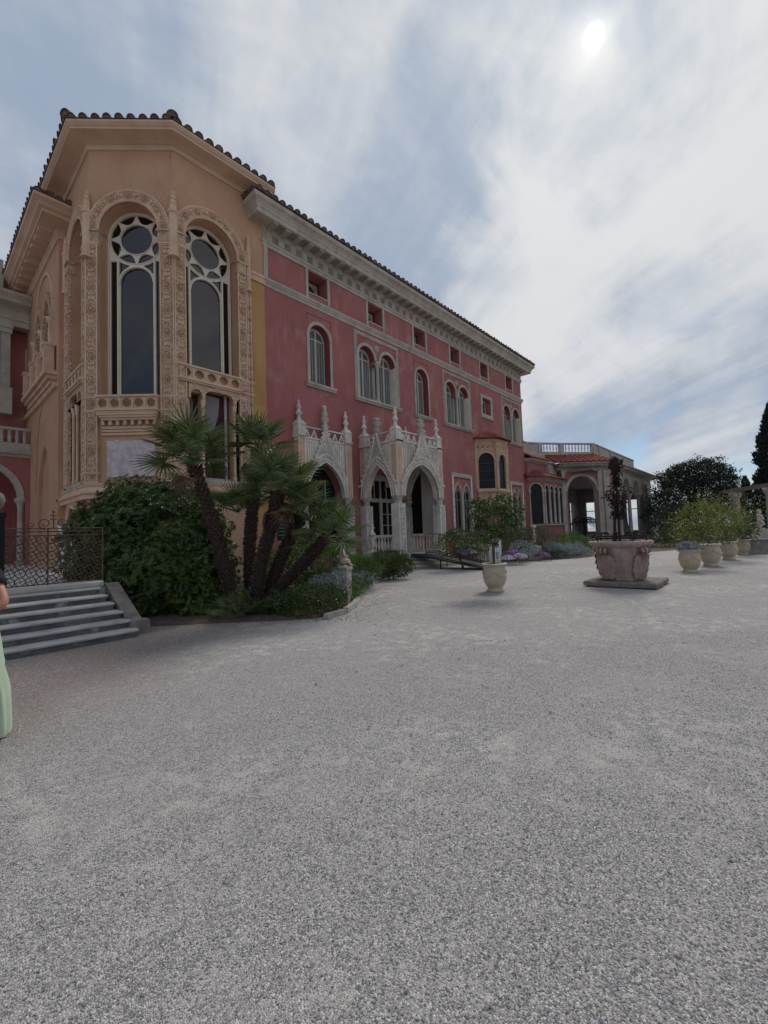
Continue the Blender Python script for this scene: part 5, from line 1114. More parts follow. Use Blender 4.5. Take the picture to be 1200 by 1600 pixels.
for k in range(4):                                     # acanthus leaf corners curling under the rim
    a = k*pi/2+pi/4; lf = MB(); nseg = 10
    rows = []
    for i in range(nseg+1):
        t = i/nseg; r = .55+.14*t+.16*max(0, t-.72)**1.2*3.2*sin(min(1, (t-.72)/.28)*2.2 if t > .72 else 0); z = .05+.80*t-(.14*max(0, t-.8)/.2)
        w = (.17+.10*sin(pi*min(1, t*1.1)))*(1+.20*(i % 2))
        rows.append([(r-.03, -w, z), (r+.06, -w*.6, z), (r-.0, -w*.25, z), (r+.09, 0, z), (r-.0, w*.25, z), (r+.06, w*.6, z), (r-.03, w, z)])
    lf.add([v for rw in rows for v in rw], [(i*7+j, i*7+j+1, i*7+8+j, i*7+7+j) for i in range(nseg) for j in range(6)])
    lf.tube([(.70+.075*cos(u), 0, .80+.075*sin(u)) for u in [i*pi/5-1.2 for i in range(9)]], .04, 6)
    for j in (-1, 1):
        lf.tube([(.71, j*.10, .74), (.76, j*.13, .80), (.73, j*.12, .86), (.68, j*.1, .84)], .038, 5)
        for i in range(9): lf.ball((.47+.0155*i, j*(.205+.006*i), .08+.085*i), .022, 6, 4)
    lf.build('acanthus_leaf', 'well', bs, BA @ RZ(a), True)
# rusted iron overthrow: three thin legs, a dense beaten-leaf cluster and a drooping bloom
def irt(pts, r, nm='iron_bar'): MB().tube(pts, r, 6).build(nm, 'rust', we, BA)
z0 = 1.06
for a in (.3, 2.5, 4.4):
    irt([(.30*cos(a), .30*sin(a), z0-.3), (.24*cos(a), .24*sin(a), z0+.3), (.16*cos(a), .16*sin(a), z0+.75), (.12*cos(a), .12*sin(a), z0+1.25)], .018)
irt([(0, 0, z0-.3), (.01, 0, z0+.8), (-.01, 0, z0+1.5), (.03, .02, z0+1.95), (-.02, .02, z0+2.15)], .03, 'iron_stem')
for z, r in ((z0+.07, .62), (z0+.13, .62)): irt([(r*cos(i*pi/10), r*sin(i*pi/10), z) for i in range(21)], .014)
for k in range(9):
    a = k*2*pi/9; irt([(.66*cos(a), .66*sin(a), z0-.02), (.68*cos(a), .68*sin(a), z0+.10), (.60*cos(a), .60*sin(a), z0+.22), (.45*cos(a), .45*sin(a), z0+.24), (.34*cos(a), .34*sin(a), z0+.18)], .017)
rl = random.Random(5)
for k in range(190):
    a = rl.uniform(0, 2*pi); t = rl.random(); z = z0+.62+t*1.62
    rr = (.07+.36*math.exp(-((t-.42)/.12)**2)+.10*math.exp(-((t-.12)/.10)**2)+.15*math.exp(-((t-.90)/.10)**2))*rl.uniform(.35, 1.08)
    c = Vector((rr*cos(a)-.03*(t > .8), rr*sin(a), z)); s_ = rl.uniform(.045, .09); m = MB()
    d = Vector((cos(a+rl.uniform(-1, 1)), sin(a+rl.uniform(-1, 1)), rl.uniform(-.6, .9))).normalized(); p = d.cross(Vector((0, 0, 1))).normalized(); q = p.cross(d)
    if k % 4: m.add([c-d*s_, c+p*s_*.7+q*.02, c+d*s_*1.2-q*.03, c-p*s_*.7+q*.02, c+q*.035, c-q*.01], [(0, 1, 4), (1, 2, 4), (2, 3, 4), (3, 0, 4), (1, 0, 5), (2, 1, 5), (3, 2, 5), (0, 3, 5)])
    else: m.tube([tuple(c+(d*cos(u)+q*sin(u))*s_*(1.3-u/8)) for u in [i*.8 for i in range(9)]], .016, 4)
    m.build('iron_leaf' if k % 4 else 'iron_scroll', 'rust', we, BA)
MB().lathe([(.03, 0), (.10, .06), (.14, .14), (.15, .22), (.10, .30), (.13, .36), (.05, .44), (1e-5, .46)], seg=9).build('iron_bloom', 'rust', we, BA @ T(-.03, .02, z0+1.90), True)
irt([(0, 0, z0+2.05), (.12, .04, z0+2.12), (.2, .06, z0+2.0), (.18, .05, z0+1.86)], .03, 'iron_scroll')
for s_ in (-1, 1): irt([(s_*.05, 0, z0+1.15), (s_*.28, 0, z0+1.32), (s_*.40, 0, z0+1.24), (s_*.40, 0, z0+1.10), (s_*.32, 0, z0+1.08)], .022, 'iron_scroll')
# ============================================================ PEDESTALS AND STATUES
def pedestal(p, w, h, label, z=0.):
    t = thing('stone_pedestal', (p[0], p[1], z), label, 'pedestal', 'stone pedestals round the beds'); M = T(p[0], p[1], z) @ RZ(.5)
    MB().box(-w/2-.03, w/2+.03, -w/2-.03, w/2+.03, -.03, .10, .01).build('foot', 'pedestal', t, M)
    MB().box(-w/2, w/2, -w/2, w/2, .10, h-.06, .008).build('die', 'pedestal', t, M)
    MB().box(-w/2-.025, w/2+.025, -w/2-.025, w/2+.025, h-.06, h, .008).build('cap', 'pedestal', t, M); return t
def skinned(name, J, E_, mt, parent, M, sub=2):
    """one continuous body grown round a skeleton of joints (position, radius)"""
    keys = list(J); me = bpy.data.meshes.new(name); me.from_pydata([J[k][0] for k in keys], [(keys.index(a), keys.index(b)) for a, b in E_], [])
    me.materials.append(MT[mt]); o = bpy.data.objects.new(name, me); place(o, parent, M)
    sk = o.modifiers.new('skin', 'SKIN'); sk.use_smooth_shade = True
    for i, k in enumerate(keys): r = J[k][1]; me.skin_vertices[0].data[i].radius = (r, r) if not isinstance(r, tuple) else r; me.skin_vertices[0].data[i].use_root = (i == 0)
    sb = o.modifiers.new('sub', 'SUBSURF'); sb.levels = sb.render_levels = sub; return o
EB = [('pelvis', 'belly'), ('belly', 'chest'), ('chest', 'neck'), ('neck', 'head'), ('head', 'crown'), ('chest', 'shL'), ('shL', 'elL'), ('elL', 'haL'), ('chest', 'shR'), ('shR', 'elR'), ('elR', 'haR'), ('pelvis', 'hiL'), ('hiL', 'knL'), ('knL', 'ftL'), ('ftL', 'toL'), ('pelvis', 'hiR'), ('hiR', 'knR'), ('knR', 'ftR'), ('ftR', 'toR')]
def putto_joints(v):
    J = dict(pelvis=((0, 0, .40), .105), belly=((.01, -.02, .50), .112), chest=((.0, 0, .62), .105), neck=((0, 0, .71), .05), head=((0, -.01, .79), .085), crown=((0, 0, .87), .075),
             shL=((.11, 0, .65), .05), elL=((.17, -.02, .53), .043), haL=((.07, -.12, .55), .036), shR=((-.11, 0, .65), .05), elR=((-.18, -.02, .54), .043), haR=((-.05, -.13, .60), .036),
             hiL=((.065, 0, .36), .08), knL=((.075, -.04, .20), .06), ftL=((.07, .01, .035), .036), toL=((.075, -.07, .025), .026), hiR=((-.065, 0, .36), .08), knR=((-.09, -.05, .20), .06), ftR=((-.08, .02, .035), .036), toR=((-.10, -.06, .025), .026))
    if v == 1: J.update(elR=((-.2, 0, .74), .043), haR=((-.10, -.02, .90), .036), elL=((.18, 0, .76), .043), haL=((.09, -.02, .92), .036))
    if v == 2: J.update(elL=((.22, -.03, .66), .043), haL=((.16, -.06, .80), .036), elR=((-.2, -.03, .50), .043), haR=((-.12, -.1, .40), .036), knR=((-.14, -.1, .22), .06), ftR=((-.05, .03, .1), .036), toR=((-.06, -.04, .06), .026), chest=((.03, 0, .62), .105))
    if v == 3: J.update(pelvis=((0, 0, .16), .12), belly=((.0, -.02, .28), .11), chest=((.02, -.04, .42), .11), neck=((.03, -.05, .52), .05), head=((.05, -.07, .60), .085), crown=((.06, -.06, .68), .072), shL=((.13, -.03, .45), .05), elL=((.2, -.1, .32), .043), haL=((.16, -.2, .24), .036), shR=((-.1, -.03, .45), .05), elR=((-.18, -.08, .32), .043), haR=((-.12, -.2, .26), .036), hiL=((.08, -.04, .13), .08), knL=((.14, -.22, .18), .06), ftL=((.12, -.24, .035), .036), toL=((.12, -.31, .025), .026), hiR=((-.08, -.04, .13), .08), knR=((-.15, -.2, .16), .06), ftR=((-.1, -.26, .035), .036), toR=((-.1, -.33, .025), .026))
    return J
def statue(p, z, v, rz, s, label):
    t = thing('stone_statue', (p[0], p[1], z), label, 'statue', 'small stone garden figures'); M = T(p[0], p[1], z) @ RZ(rz) @ Matrix.Scale(s, 4)
    MB().lathe([(.19, 0), (.19, .04), (.16, .055), (1e-5, .055)], seg=10).build('base', 'statue', t, M)
    MB().lathe([(.07, .04), (.085, .2), (.07, .33), (1e-5, .36)], seg=7, cy=.08).build('support', 'statue', t, M, True)
    b = skinned('body', putto_joints(v), EB, 'statue', t, M @ T(0, 0, .03))
    J = putto_joints(v); h = J['head'][0]
    hr = MB()
    for k in range(16): a = k*2.4; e = .2+1.2*(k/16); hr.ball((h[0]+.075*cos(a)*cos(e), h[1]+.03+.075*sin(a)*cos(e), h[2]+.05+.08*sin(e)), .032, 6, 4)
    hr.build('hair', 'statue', t, M @ T(0, 0, .03), True)
    fc = MB().ball((h[0], h[1]-.085, h[2]-.005), .016, 6, 4)
    for s_ in (-1, 1): fc.ball((h[0]+s_*.032, h[1]-.078, h[2]+.02), .012, 6, 4)
    fc.ball((h[0], h[1]-.08, h[2]-.035), .014, 6, 3, .5); fc.build('face', 'statue', t, M @ T(0, 0, .03), True)
    if v == 1: MB().lathe([(.05, 0), (.13, .05), (.16, .13), (.14, .16), (1e-5, .18)], seg=10).build('basket', 'statue', t, M @ T(0, 0, .93), True)
    return t
q1, q2, q3 = gat(535, 940), gat(583, 897), gat(836, 875)
pedestal(q1, .40, .84, 'stone pedestal under the crouching figure beside the fan palms'); statue(q1, .84, 3, .9, .85, 'crouching stone child on the pedestal nearest the palms')
pedestal(q2, .50, .92, 'stone pedestal in the shrubs just left of the porch'); statue(q2, .92, 0, .6, 1.2, 'standing stone child with folded arms before the porch')
pedestal(q3, .62, .72, 'weathered block pedestal in the far flower bed'); statue(q3, .72, 1, .4, 1.0, 'stone child carrying a basket on its head in the far flower bed')
q4 = gat(753, 884); t = thing('stone_post', (q4.x, q4.y, 0), 'grey stone bollard post at the foot of the ramp', 'post')
MB().box(-.2, .2, -.2, .2, -.02, .70, .02).build('die', 'pedestal', t, T(q4.x, q4.y, 0) @ RZ(.4)); MB().lathe([(.2, .70), (.24, .74), (.24, .8), (.14, .86), (.19, .98), (.17, 1.08), (.05, 1.15), (.07, 1.2), (1e-5, 1.25)], seg=10).build('urn_top', 'pedestal', t, T(q4.x, q4.y, 0), True)
# white lattice bins behind the planter
def lattice(M, w, h, parent, hole):
    holes = [rect(-w/2+.10, w/2-.10, h-.42, h-.12)] if hole else []
    cells = []
    for i in range(4):
        for j in range(int((h-.75)/.12)):
            c = (-w/2+.12+(w-.24)*(i+.5)/4, .2+.12*(j+.5)); cells.append([(c[0]-.035, c[1]), (c[0], c[1]-.045), (c[0]+.035, c[1]), (c[0], c[1]+.045)])
    return MB().plate(rect(-w/2, w/2, 0, h), holes+cells, -.02, .02).build('lattice_panel', 'white', parent, M)
for (px, w, h, lab) in ((775.5, .42, 1.18, 'tall white lattice-sided litter bin behind the near planter'), (767.5, .26, .9, 'short white panelled bin beside the taller lattice bin')):
    p = gat(px, 879); t = thing('litter_bin', (p.x, p.y, 0), lab, 'bin', 'white bins behind the planter'); d = .34
    for k in range(4):
        M = T(p.x, p.y, 0) @ RZ(-.75+k*pi/2) @ T(0, -w/2, 0)
        if h > 1: lattice(M, w-.045, h, t, True)
        else: MB().box(-w/2+.022, w/2-.022, -.02, .02, 0, h).build('panel', 'white', t, M)
    MB().box(-w/2-.01, w/2+.01, -w/2-.01, w/2+.01, h, h+.03).build('lid', 'white', t, T(p.x, p.y, 0) @ RZ(-.75))
    if h > 1: MB().box(-w/2+.06, w/2-.06, -w/2+.06, w/2-.06, .02, .7).build('liner', 'black_cloth', t, T(p.x, p.y, 0) @ RZ(-.75))
# dark green sign among the palms
p = at(441, 829, 12.6); t = thing('garden_sign', (p.x, p.y, 0), 'small dark green sign board on a post behind the palm trunks', 'sign'); M = T(p.x, p.y, 0) @ RZ(-yaw+.2+pi/2-pi/2)
M = T(p.x, p.y, 0) @ RZ(yaw-pi/2)
MB().box(-.15, .15, -.015, .015, p.z-.29, p.z+.29).build('board', 'green_sign', t, M); MB().box(-.02, .02, .016, .05, -.02, p.z+.2).build('post', 'iron', t, M)
for k in range(4): MB().box(-.11, .11-.03*(k % 2), -.019, -.016, p.z+.16-k*.10, p.z+.18-k*.10).build('printed_line', 'leaf_silver', t, M)
# ============================================================ PERGOLA and low wall at right
pg = thing('pergola', (38, 1.5, 0), 'stone-columned pergola with a grey timber beam at the right edge', 'pergola')
a, b = at(1132, 768, 33), at(1260, 757, 25)
d = b-a
MB().box(0, d.length, -.12, .12, -.12, .12).build('beam', 'wood', pg, T(a.x, a.y, 3.95) @ RZ(atan2(d.y, d.x)))
for t_ in (.16, .62):
    p = a.lerp(b, t_); MB().lathe([(.36, 0), (.36, .3), (.30, .36), (.27, .5), (.24, 3.3), (.32, 3.45), (.36, 3.6), (.36, 3.78)], seg=12).build('column', 'pedestal', pg, T(p.x, p.y, 0), True)
p = gat(1184, 865.5); t = thing('block_wall', (p.x, p.y, 0), 'low dark grey block wall behind the farthest planter', 'wall')
MB().box(-.9, 3.5, -.25, .25, -.02, .68, .01).build('block', 'stone', t, T(p.x, p.y, 0) @ RZ(-.70)); MB().box(-.95, 3.55, -.29, .29, .68, .74, .01).build('coping', 'stone', t, T(p.x, p.y, 0) @ RZ(-.70))
ps_ = at(1190, 848, 27.5); t = thing('stone_pedestal', (ps_.x, ps_.y, 0), 'cream stepped pedestal behind the low block wall', 'pedestal', 'stone pedestals round the beds')
MB().box(-.45, .45, -.45, .45, -.02, .95).build('die', 'cream', t, T(ps_.x, ps_.y, 0)); MB().box(-.36, .36, -.36, .36, .95, 1.12).build('step', 'cream', t, T(ps_.x, ps_.y, 0))
statue((ps_.x, ps_.y), 1.12, 2, .5, 1.3, 'pale twisting stone child on the stepped pedestal at right')
# ============================================================ VEGETATION
RG = random.Random(11)
def rdir():
    while True:
        v = Vector((RG.uniform(-1, 1), RG.uniform(-1, 1), RG.uniform(-1, 1)))
        if .01 < v.length < 1: return v.normalized()
def leafquad(m, p, d, n, l, w):
    s = d.cross(n)
    if s.length < 1e-3: s = d.cross(Vector((1, 0, 0)))
    s.normalize(); n2 = s.cross(d)
    m.add([p, p+d*l*.45+s*w+n2*l*.06, p+d*l-n2*l*.05, p+d*l*.45-s*w+n2*l*.06], [(0, 1, 2, 3)])
def crown_mesh(blobs, n, ll, lw, whorl=1, fill=.25, rough=.22, up=.3, fr=1.3):
    """leaves spread over lumpy blobs: (centre, (rx, ry, rz))"""
    m = MB(); wts = [b[1][0]*b[1][1]+b[1][1]*b[1][2]+b[1][0]*b[1][2] for b in blobs]
    for _ in range(n):
        c, r = RG.choices(blobs, wts)[0]; c = Vector(c); d = rdir(); k = 1+rough*noise.noise((c+d*2)*fr)*1.6+rough*.6*noise.noise((c+d*3)*fr*3)
        deep = RG.random() < fill
        k *= RG.uniform(.45, .9) if deep else RG.uniform(.9, 1.04)
        p = c+Vector((d.x*r[0], d.y*r[1], d.z*r[2]))*k
        if p.z < .03: continue
        ok = True
        if not deep:
            for c2, rr in blobs:
                if c2 is c: continue
                q = p-Vector(c2); e = (q.x/rr[0])**2+(q.y/rr[1])**2+(q.z/rr[2])**2
                if e < .6: ok = False; break
        if not ok: continue
        nn = Vector((d.x/r[0], d.y/r[1], d.z/r[2])).normalized()
        ax = (nn+rdir()*.55+Vector((0, 0, up))).normalized()
        if whorl == 1: leafquad(m, p, (ax+rdir()*.5).normalized(), rdir(), ll*RG.uniform(.7, 1.25), lw*RG.uniform(.8, 1.2))
        else:
            a = ax.orthogonal().normalized(); b = ax.cross(a); o = RG.random()*6
            for j in range(whorl):
                t = o+j*2*pi/whorl; rd = a*cos(t)+b*sin(t); e = RG.uniform(.15, .9)
                leafquad(m, p+ax*RG.uniform(0, .03), (rd+ax*e).normalized(), ax, ll*RG.uniform(.7, 1.2), lw*RG.uniform(.8, 1.15))
    return m
def bush(name, blobs, n, ll, lw, mt, label, cat='shrub', group=None, whorl=1, fill=.25, stems=3, rough=.22, up=.3, stemmt='stem', fr=1.3):
    bx_ = sum(b[0][0] for b in blobs)/len(blobs); by_ = sum(b[0][1] for b in blobs)/len(blobs)
    t = thing(name, (bx_, by_, 0), label, cat, group)
    crown_mesh(blobs, n, ll, lw, whorl, fill, rough, up, fr).build('foliage', mt, t)
    for k in range(stems):
        c = Vector(blobs[k % len(blobs)][0]); base = Vector((bx_+RG.uniform(-.1, .1), by_+RG.uniform(-.1, .1), -.02))
        MB().tube([base, base.lerp(c, .5)+rdir()*.08, c], lambda q: .035*(1-.6*q), 5).build('stem', stemmt, t)
    return t
def BL(px, py, D, rx, ry=None, rz=None): return (tuple(at(px, py, D)), (rx, ry or rx, rz or rx))
# big glossy shrubs right of the steps
bush('pittosporum_shrub', [BL(232, 835, 11.0, 1.25, 1.1, 1.25), BL(175, 850, 11.0, 1.0, 1.0, .95), BL(270, 800, 11.2, .85, .9, .72), BL(215, 790, 11.1, .8, .8, .65), BL(170, 905, 10.9, .8, .8, .6), BL(150, 820, 11.2, .55, .6, .5), BL(310, 850, 11.0, .8, .8, .9)], 11500, .10, .017, 'leaf_bush',
     'large glossy dark green shrub beside the gate, taller of the pair', whorl=7, fill=.30, rough=.24)
bush('pittosporum_shrub', [BL(262, 895, 9.7, .82, .8, .78), BL(215, 905, 9.8, .62, .6, .6), BL(315, 900, 9.9, .75, .7, .85), BL(285, 850, 9.9, .62, .6, .48), BL(235, 945, 9.5, .55, .5, .38), BL(320, 950, 9.5, .5, .5, .35)], 8500, .09, .016, 'leaf_bush',
     'lower rounded glossy shrub in front, touching the marble steps', whorl=7, fill=.30, rough=.22)
# ---------------------------------------------------------------- fan palms
def frond_mesh(mt, blades=22, L_=.52, pet=.5, spread=2.35, droop=.25, seed=0):
    r = random.Random(seed); m = MB()
    m.tube([(0, 0, 0), (0, pet*.5, .015), (0, pet, 0)], lambda t: .016-.007*t, 4)
    for i in range(blades):
        a = -spread+2*spread*i/(blades-1)+r.uniform(-.03, .03); l = L_*(1-.22*(abs(a)/spread)**2)*r.uniform(.88, 1.06); w = .021
        rows = []
        for k in range(4):
            t = k/3; q = l*t; zz = -droop*q*q*1.1+.10*q*(1-t); ww = w*(.35+1.0*min(1, t*2.5))*(1-t)**.55+.0012
            c = Vector((sin(a)*q, pet+cos(a)*q, zz)); s = Vector((cos(a), -sin(a), 0))*ww
            rows += [c-s+Vector((0, 0, ww*.5)), c-Vector((0, 0, ww*.5)), c+s+Vector((0, 0, ww*.5))]
        m.add(rows, [(3*k+j, 3*k+j+1, 3*k+4+j, 3*k+3+j) for k in range(3) for j in range(2)])
    return m.mesh('frond', mt)
FRG = [frond_mesh('leaf_palm', 21, .60, .52, 2.25, .12, i) for i in range(3)]; FRY = [frond_mesh('leaf_palm_y', 20, .58, .52, 2.1, .2, 9)]; FRD = [frond_mesh('leaf_dead', 20, .48, .45, 1.6, 1.2, 12)]
def frond_matrix(p, az, el, tw, s):
    d = Vector((cos(az)*cos(el), sin(az)*cos(el), sin(el))); side = Vector((-sin(az), cos(az), 0)); nrm = side.cross(d)*-1
    nrm = d.cross(side)*-1 if d.cross(side).z < 0 else d.cross(side)
    x = d.cross(nrm).normalized(); q = Matrix.Rotation(tw, 3, d); x = q @ x; nn = q @ nrm
    return Matrix(((x.x*s, d.x*s, nn.x*s, p.x), (x.y*s, d.y*s, nn.y*s, p.y), (x.z*s, d.z*s, nn.z*s, p.z), (0, 0, 0, 1)))
def palm(pts, r, n, label, s=1., yellow=0, dead=3, el_lo=-.45, seed=0):
    rg = random.Random(seed); pts = [Vector(p) for p in pts]
    t = thing('fan_palm', (pts[0].x, pts[0].y, 0), label, 'palm', 'fan palms in the clump before the tower')
    # smooth the trunk line
    sm_ = []
    for i in range(len(pts)-1):
        for k in range(6):
            f = k/6; p0 = pts[max(i-1, 0)]; p1, p2 = pts[i], pts[i+1]; p3 = pts[min(i+2, len(pts)-1)]
            sm_.append(.5*((2*p1)+(p2-p0)*f+(2*p0-5*p1+4*p2-p3)*f*f+(3*p1-p0-3*p2+p3)*f**3))
    sm_.append(pts[-1]); sm_[0] = sm_[0]-Vector((0, 0, .05))
    MB().tube(sm_, lambda q: r*(1.12-.2*q+.12*(q > .9)), 12).build('trunk', 'bark', t, smooth=True)
    st_ = MB(); L_ = sum((b-a).length for a, b in zip(sm_, sm_[1:])); ns = int(L_*170)
    for i in range(ns):                                   # old leaf bases
        f = i/ns*(len(sm_)-1); k = min(int(f), len(sm_)-2); c = sm_[k].lerp(sm_[k+1], f-k); d = (sm_[k+1]-sm_[k]).normalized(); a = d.orthogonal().normalized(); b = d.cross(a); th = i*2.39996
        o = a*cos(th)+b*sin(th); tt = -a*sin(th)+b*cos(th); q = i/ns; rr = r*(1.08-.2*q+.12*(q > .9)); sz = rg.uniform(.9, 1.7)
        p = c+o*rr*.96; st_.add([p-tt*.028*sz, p+tt*.028*sz, p+tt*.017*sz+o*.045*sz+d*.05*sz, p-tt*.017*sz+o*.045*sz+d*.05*sz, p+d*.035*sz], [(0, 1, 2, 3), (3, 2, 4), (0, 3, 4), (2, 1, 4)])
    tag(st_.build('leaf_bases', 'stub', t), kind='stuff')
    top = sm_[-1]; ax = (sm_[-1]-sm_[-3]).normalized()
    for i in range(n):
        f = i/n; el = el_lo+(1.35-el_lo)*f**.85+rg.uniform(-.12, .12); az = i*2.39996+rg.uniform(-.25, .25)
        me = rg.choice(FRG) if rg.random() > yellow else FRY[0]
        M = frond_matrix(top+ax*(.04+.1*f), az, el, rg.uniform(-.5, .5), s*rg.uniform(.85, 1.12)); inst('frond', me, t, M)
    for i in range(dead): inst('dead_frond', FRD[0], t, frond_matrix(top-ax*.08, rg.uniform(0, 6.28), rg.uniform(-1.2, -.7), rg.uniform(-.4, .4), s*.85))
    return t
palm([at(372, 962, 9.4), at(352, 890, 9.35), at(334, 820, 9.3), at(301, 722, 9.2)], .112, 21, 'leftmost fan palm leaning left over the shrubs', .98, .06, 2, -.35, 1)
palm([at(392, 950, 9.8), at(390, 860, 10.0), at(396, 780, 10.2), at(403, 705, 10.4)], .11, 18, 'tallest upright fan palm at the back of the clump', .9, .1, 4, -.35, 2)
palm([at(398, 958, 9.4), at(408, 880, 9.3), at(424, 820, 9.2), at(434, 772, 9.1)], .112, 22, 'central fan palm with the fullest crown', .98, .05, 3, -.4, 3)
palm([at(410, 948, 9.7), at(432, 890, 9.6), at(452, 845, 9.5), at(470, 806, 9.3)], .108, 13, 'fan palm leaning right behind the lowest trunk', .8, .05, 4, -.4, 4)
palm([at(420, 935, 9.6), at(455, 900, 9.5), at(480, 873, 9.4), at(508, 843, 9.3)], .105, 16, 'lowest fan palm leaning far right toward the statue', .9, .05, 2, -.35, 5)
def low_fan(p, n, s, label, seed):
    rg = random.Random(seed); t = thing('young_fan_palm', (p.x, p.y, 0), label, 'palm', 'stemless young fan palms'); 
    for i in range(n): inst('frond', rg.choice(FRG), t, frond_matrix(Vector((p.x, p.y, max(.04, p.z))), i*2.4, rg.uniform(.25, 1.2), rg.uniform(-.4, .4), s*rg.uniform(.8, 1.15)))
    return t
low_fan(gat(402, 962), 16, .62, 'stemless young palm at the foot of the trunks', 1)
low_fan(gat(445, 955), 14, .55, 'stemless young palm right of the trunk bases', 2)
low_fan(at(372, 800, 10.6), 14, .8, 'young palm half hidden behind the leftmost trunk', 3)
low_fan(gat(365, 968), 10, .5, 'small young palm under the leaning left trunk', 4)
# ---------------------------------------------------------------- low planting round the near bed
bush('fern_mound', [BL(470, 878, 10.8, .75, .7, .45), BL(500, 868, 11.0, .6, .6, .42), BL(452, 900, 10.3, .5, .5, .35), BL(520, 880, 11.4, .5, .5, .36)], 9000, .10, .014, 'leaf_fern', 'bright green ferny mound right of the palm trunks', 'fern', fill=.2, stems=1, rough=.3, up=.8)
bush('fern_mound', [BL(548, 892, 13.0, .6, .6, .4), BL(562, 890, 13.6, .55, .55, .36)], 6500, .10, .014, 'leaf_fern', 'bright green ferny mound behind the crouching figure', 'fern', fill=.2, stems=1, rough=.3, up=.8)
bush('silver_shrub', [BL(508, 915, 10.0, .34, .34, .24), BL(525, 910, 10.2, .3, .3, .22), BL(492, 918, 10.1, .24, .24, .18)], 2600, .06, .011, 'leaf_silver', 'silver grey leafy shrub beside the first pedestal', fill=.2, stems=1, rough=.35)
bush('ivy_mound', [BL(492, 938, 9.0, .52, .5, .30), BL(470, 945, 9.0, .5, .45, .28), BL(515, 935, 9.3, .34, .34, .22), BL(450, 955, 9.0, .36, .36, .2)], 6500, .055, .017, 'leaf_bush', 'dark trailing ground cover spilling over the near kerb', 'ground cover', fill=.2, stems=1, rough=.25)
bush('rosemary_shrub', [BL(607, 878, 15.6, .62, .6, .42), BL(622, 885, 15.4, .5, .5, .34), BL(598, 888, 15.2, .4, .4, .3)], 12000, .075, .011, 'leaf_bush', 'dark needle-leaved shrub at the foot of the porch corner', fill=.25, stems=2, rough=.3, up=.6)
bush('border_plant', [BL(560, 898, 12.3, .5, .5, .26), BL(572, 890, 13.0, .5, .5, .28)], 2600, .07, .014, 'leaf_hedge', 'low mixed green border plant between the two pedestals', 'plant', fill=.2, stems=1, rough=.35)
bush('silver_shrub', [BL(552, 906, 11.6, .26, .26, .16), BL(568, 901, 12.2, .26, .26, .16)], 1300, .05, .010, 'leaf_silver', 'small silver shrub on the kerb between the pedestals', fill=.2, stems=1, rough=.35)
bush('border_plant', [BL(545, 925, 10.7, .30, .3, .18), BL(556, 916, 11.2, .3, .3, .2)], 1800, .06, .012, 'leaf_fern', 'low bright border plant behind the first pedestal', 'plant', fill=.2, stems=1, rough=.35)
# ---------------------------------------------------------------- citrus and other trees in the pots
def pot_tree(P, zt, blobs, n, ll, lw, mt, label, r=.028):
    t = thing('citrus_tree', (P.x, P.y, .66), label, 'tree', 'citrus trees in the planters')
    c0 = Vector(blobs[0][0]); fk = Vector((P.x, P.y, .66)).lerp(c0, .45)
    MB().tube([(P.x, P.y, .62), (P.x+.02, P.y, .66+(fk.z-.66)*.5), fk], lambda q: r*(1.15-.3*q), 7).build('trunk', 'stem', t)
    for b in blobs: MB().tube([fk-Vector((0, 0, .06)), fk.lerp(Vector(b[0]), .6)+rdir()*.05, Vector(b[0])], lambda q: r*.6*(1-.6*q), 5).build('limb', 'stem', t)
    crown_mesh(blobs, n, ll, lw, 1, .35, .55, .2, 2.2).build('crown', mt, t); return t
D1 = 11.2
pot_tree(P1, 0, [BL(772, 810, D1, .46, .46, .38), BL(752, 800, D1, .26, .3, .24), BL(795, 797, D1-.1, .30, .3, .26), BL(782, 786, D1+.1, .16, .2, .17), BL(757, 832, D1, .24, .3, .20), BL(790, 828, D1, .22, .3, .20), BL(803, 812, D1+.1, .16, .2, .13), BL(745, 790, D1, .12, .15, .10)], 4600, .085, .021, 'leaf_citrus', 'dark green citrus tree in the planter before the porch')
D2 = 14.1
bush('silver_shrub', [((P2.x, P2.y, .80), (.28, .28, .13)), ((P2.x+.12, P2.y-.05, .86), (.16, .16, .12)), ((P2.x-.12, P2.y+.1, .86), (.16, .16, .12))], 1200, .07, .020, 'leaf_silver', 'grey leafy succulent filling the planter nearest the well', stems=0, fill=.2)
D3 = 15.9
pot_tree(P3, 0, [BL(1086, 812, 15.6, .52, .55, .44), BL(1066, 816, 15.5, .35, .4, .34), BL(1105, 808, 15.8, .5, .5, .46), BL(1090, 795, 15.7, .40, .4, .25), BL(1075, 835, 15.6, .42, .4, .30), BL(1100, 832, 15.6, .42, .4, .30)], 3000, .095, .024, 'leaf_yellow', 'broad yellow-green citrus tree in the second planter from the well')
pot_tree(P4, 0, [BL(1128, 812, 18.2, .62, .6, .58), BL(1112, 800, 18.0, .45, .4, .34), BL(1145, 815, 18.4, .48, .5, .44), BL(1130, 835, 18.2, .45, .5, .34)], 2600, .10, .025, 'leaf_yellow', 'round yellow-green citrus tree in the third planter from the well')
pot_tree(P5, 0, [BL(1158, 822, 20.8, .55, .5, .48), BL(1168, 830, 20.8, .4, .4, .36), BL(1148, 832, 20.6, .4, .4, .36)], 1900, .10, .026, 'leaf_hedge', 'darker small citrus tree in the farthest planter')
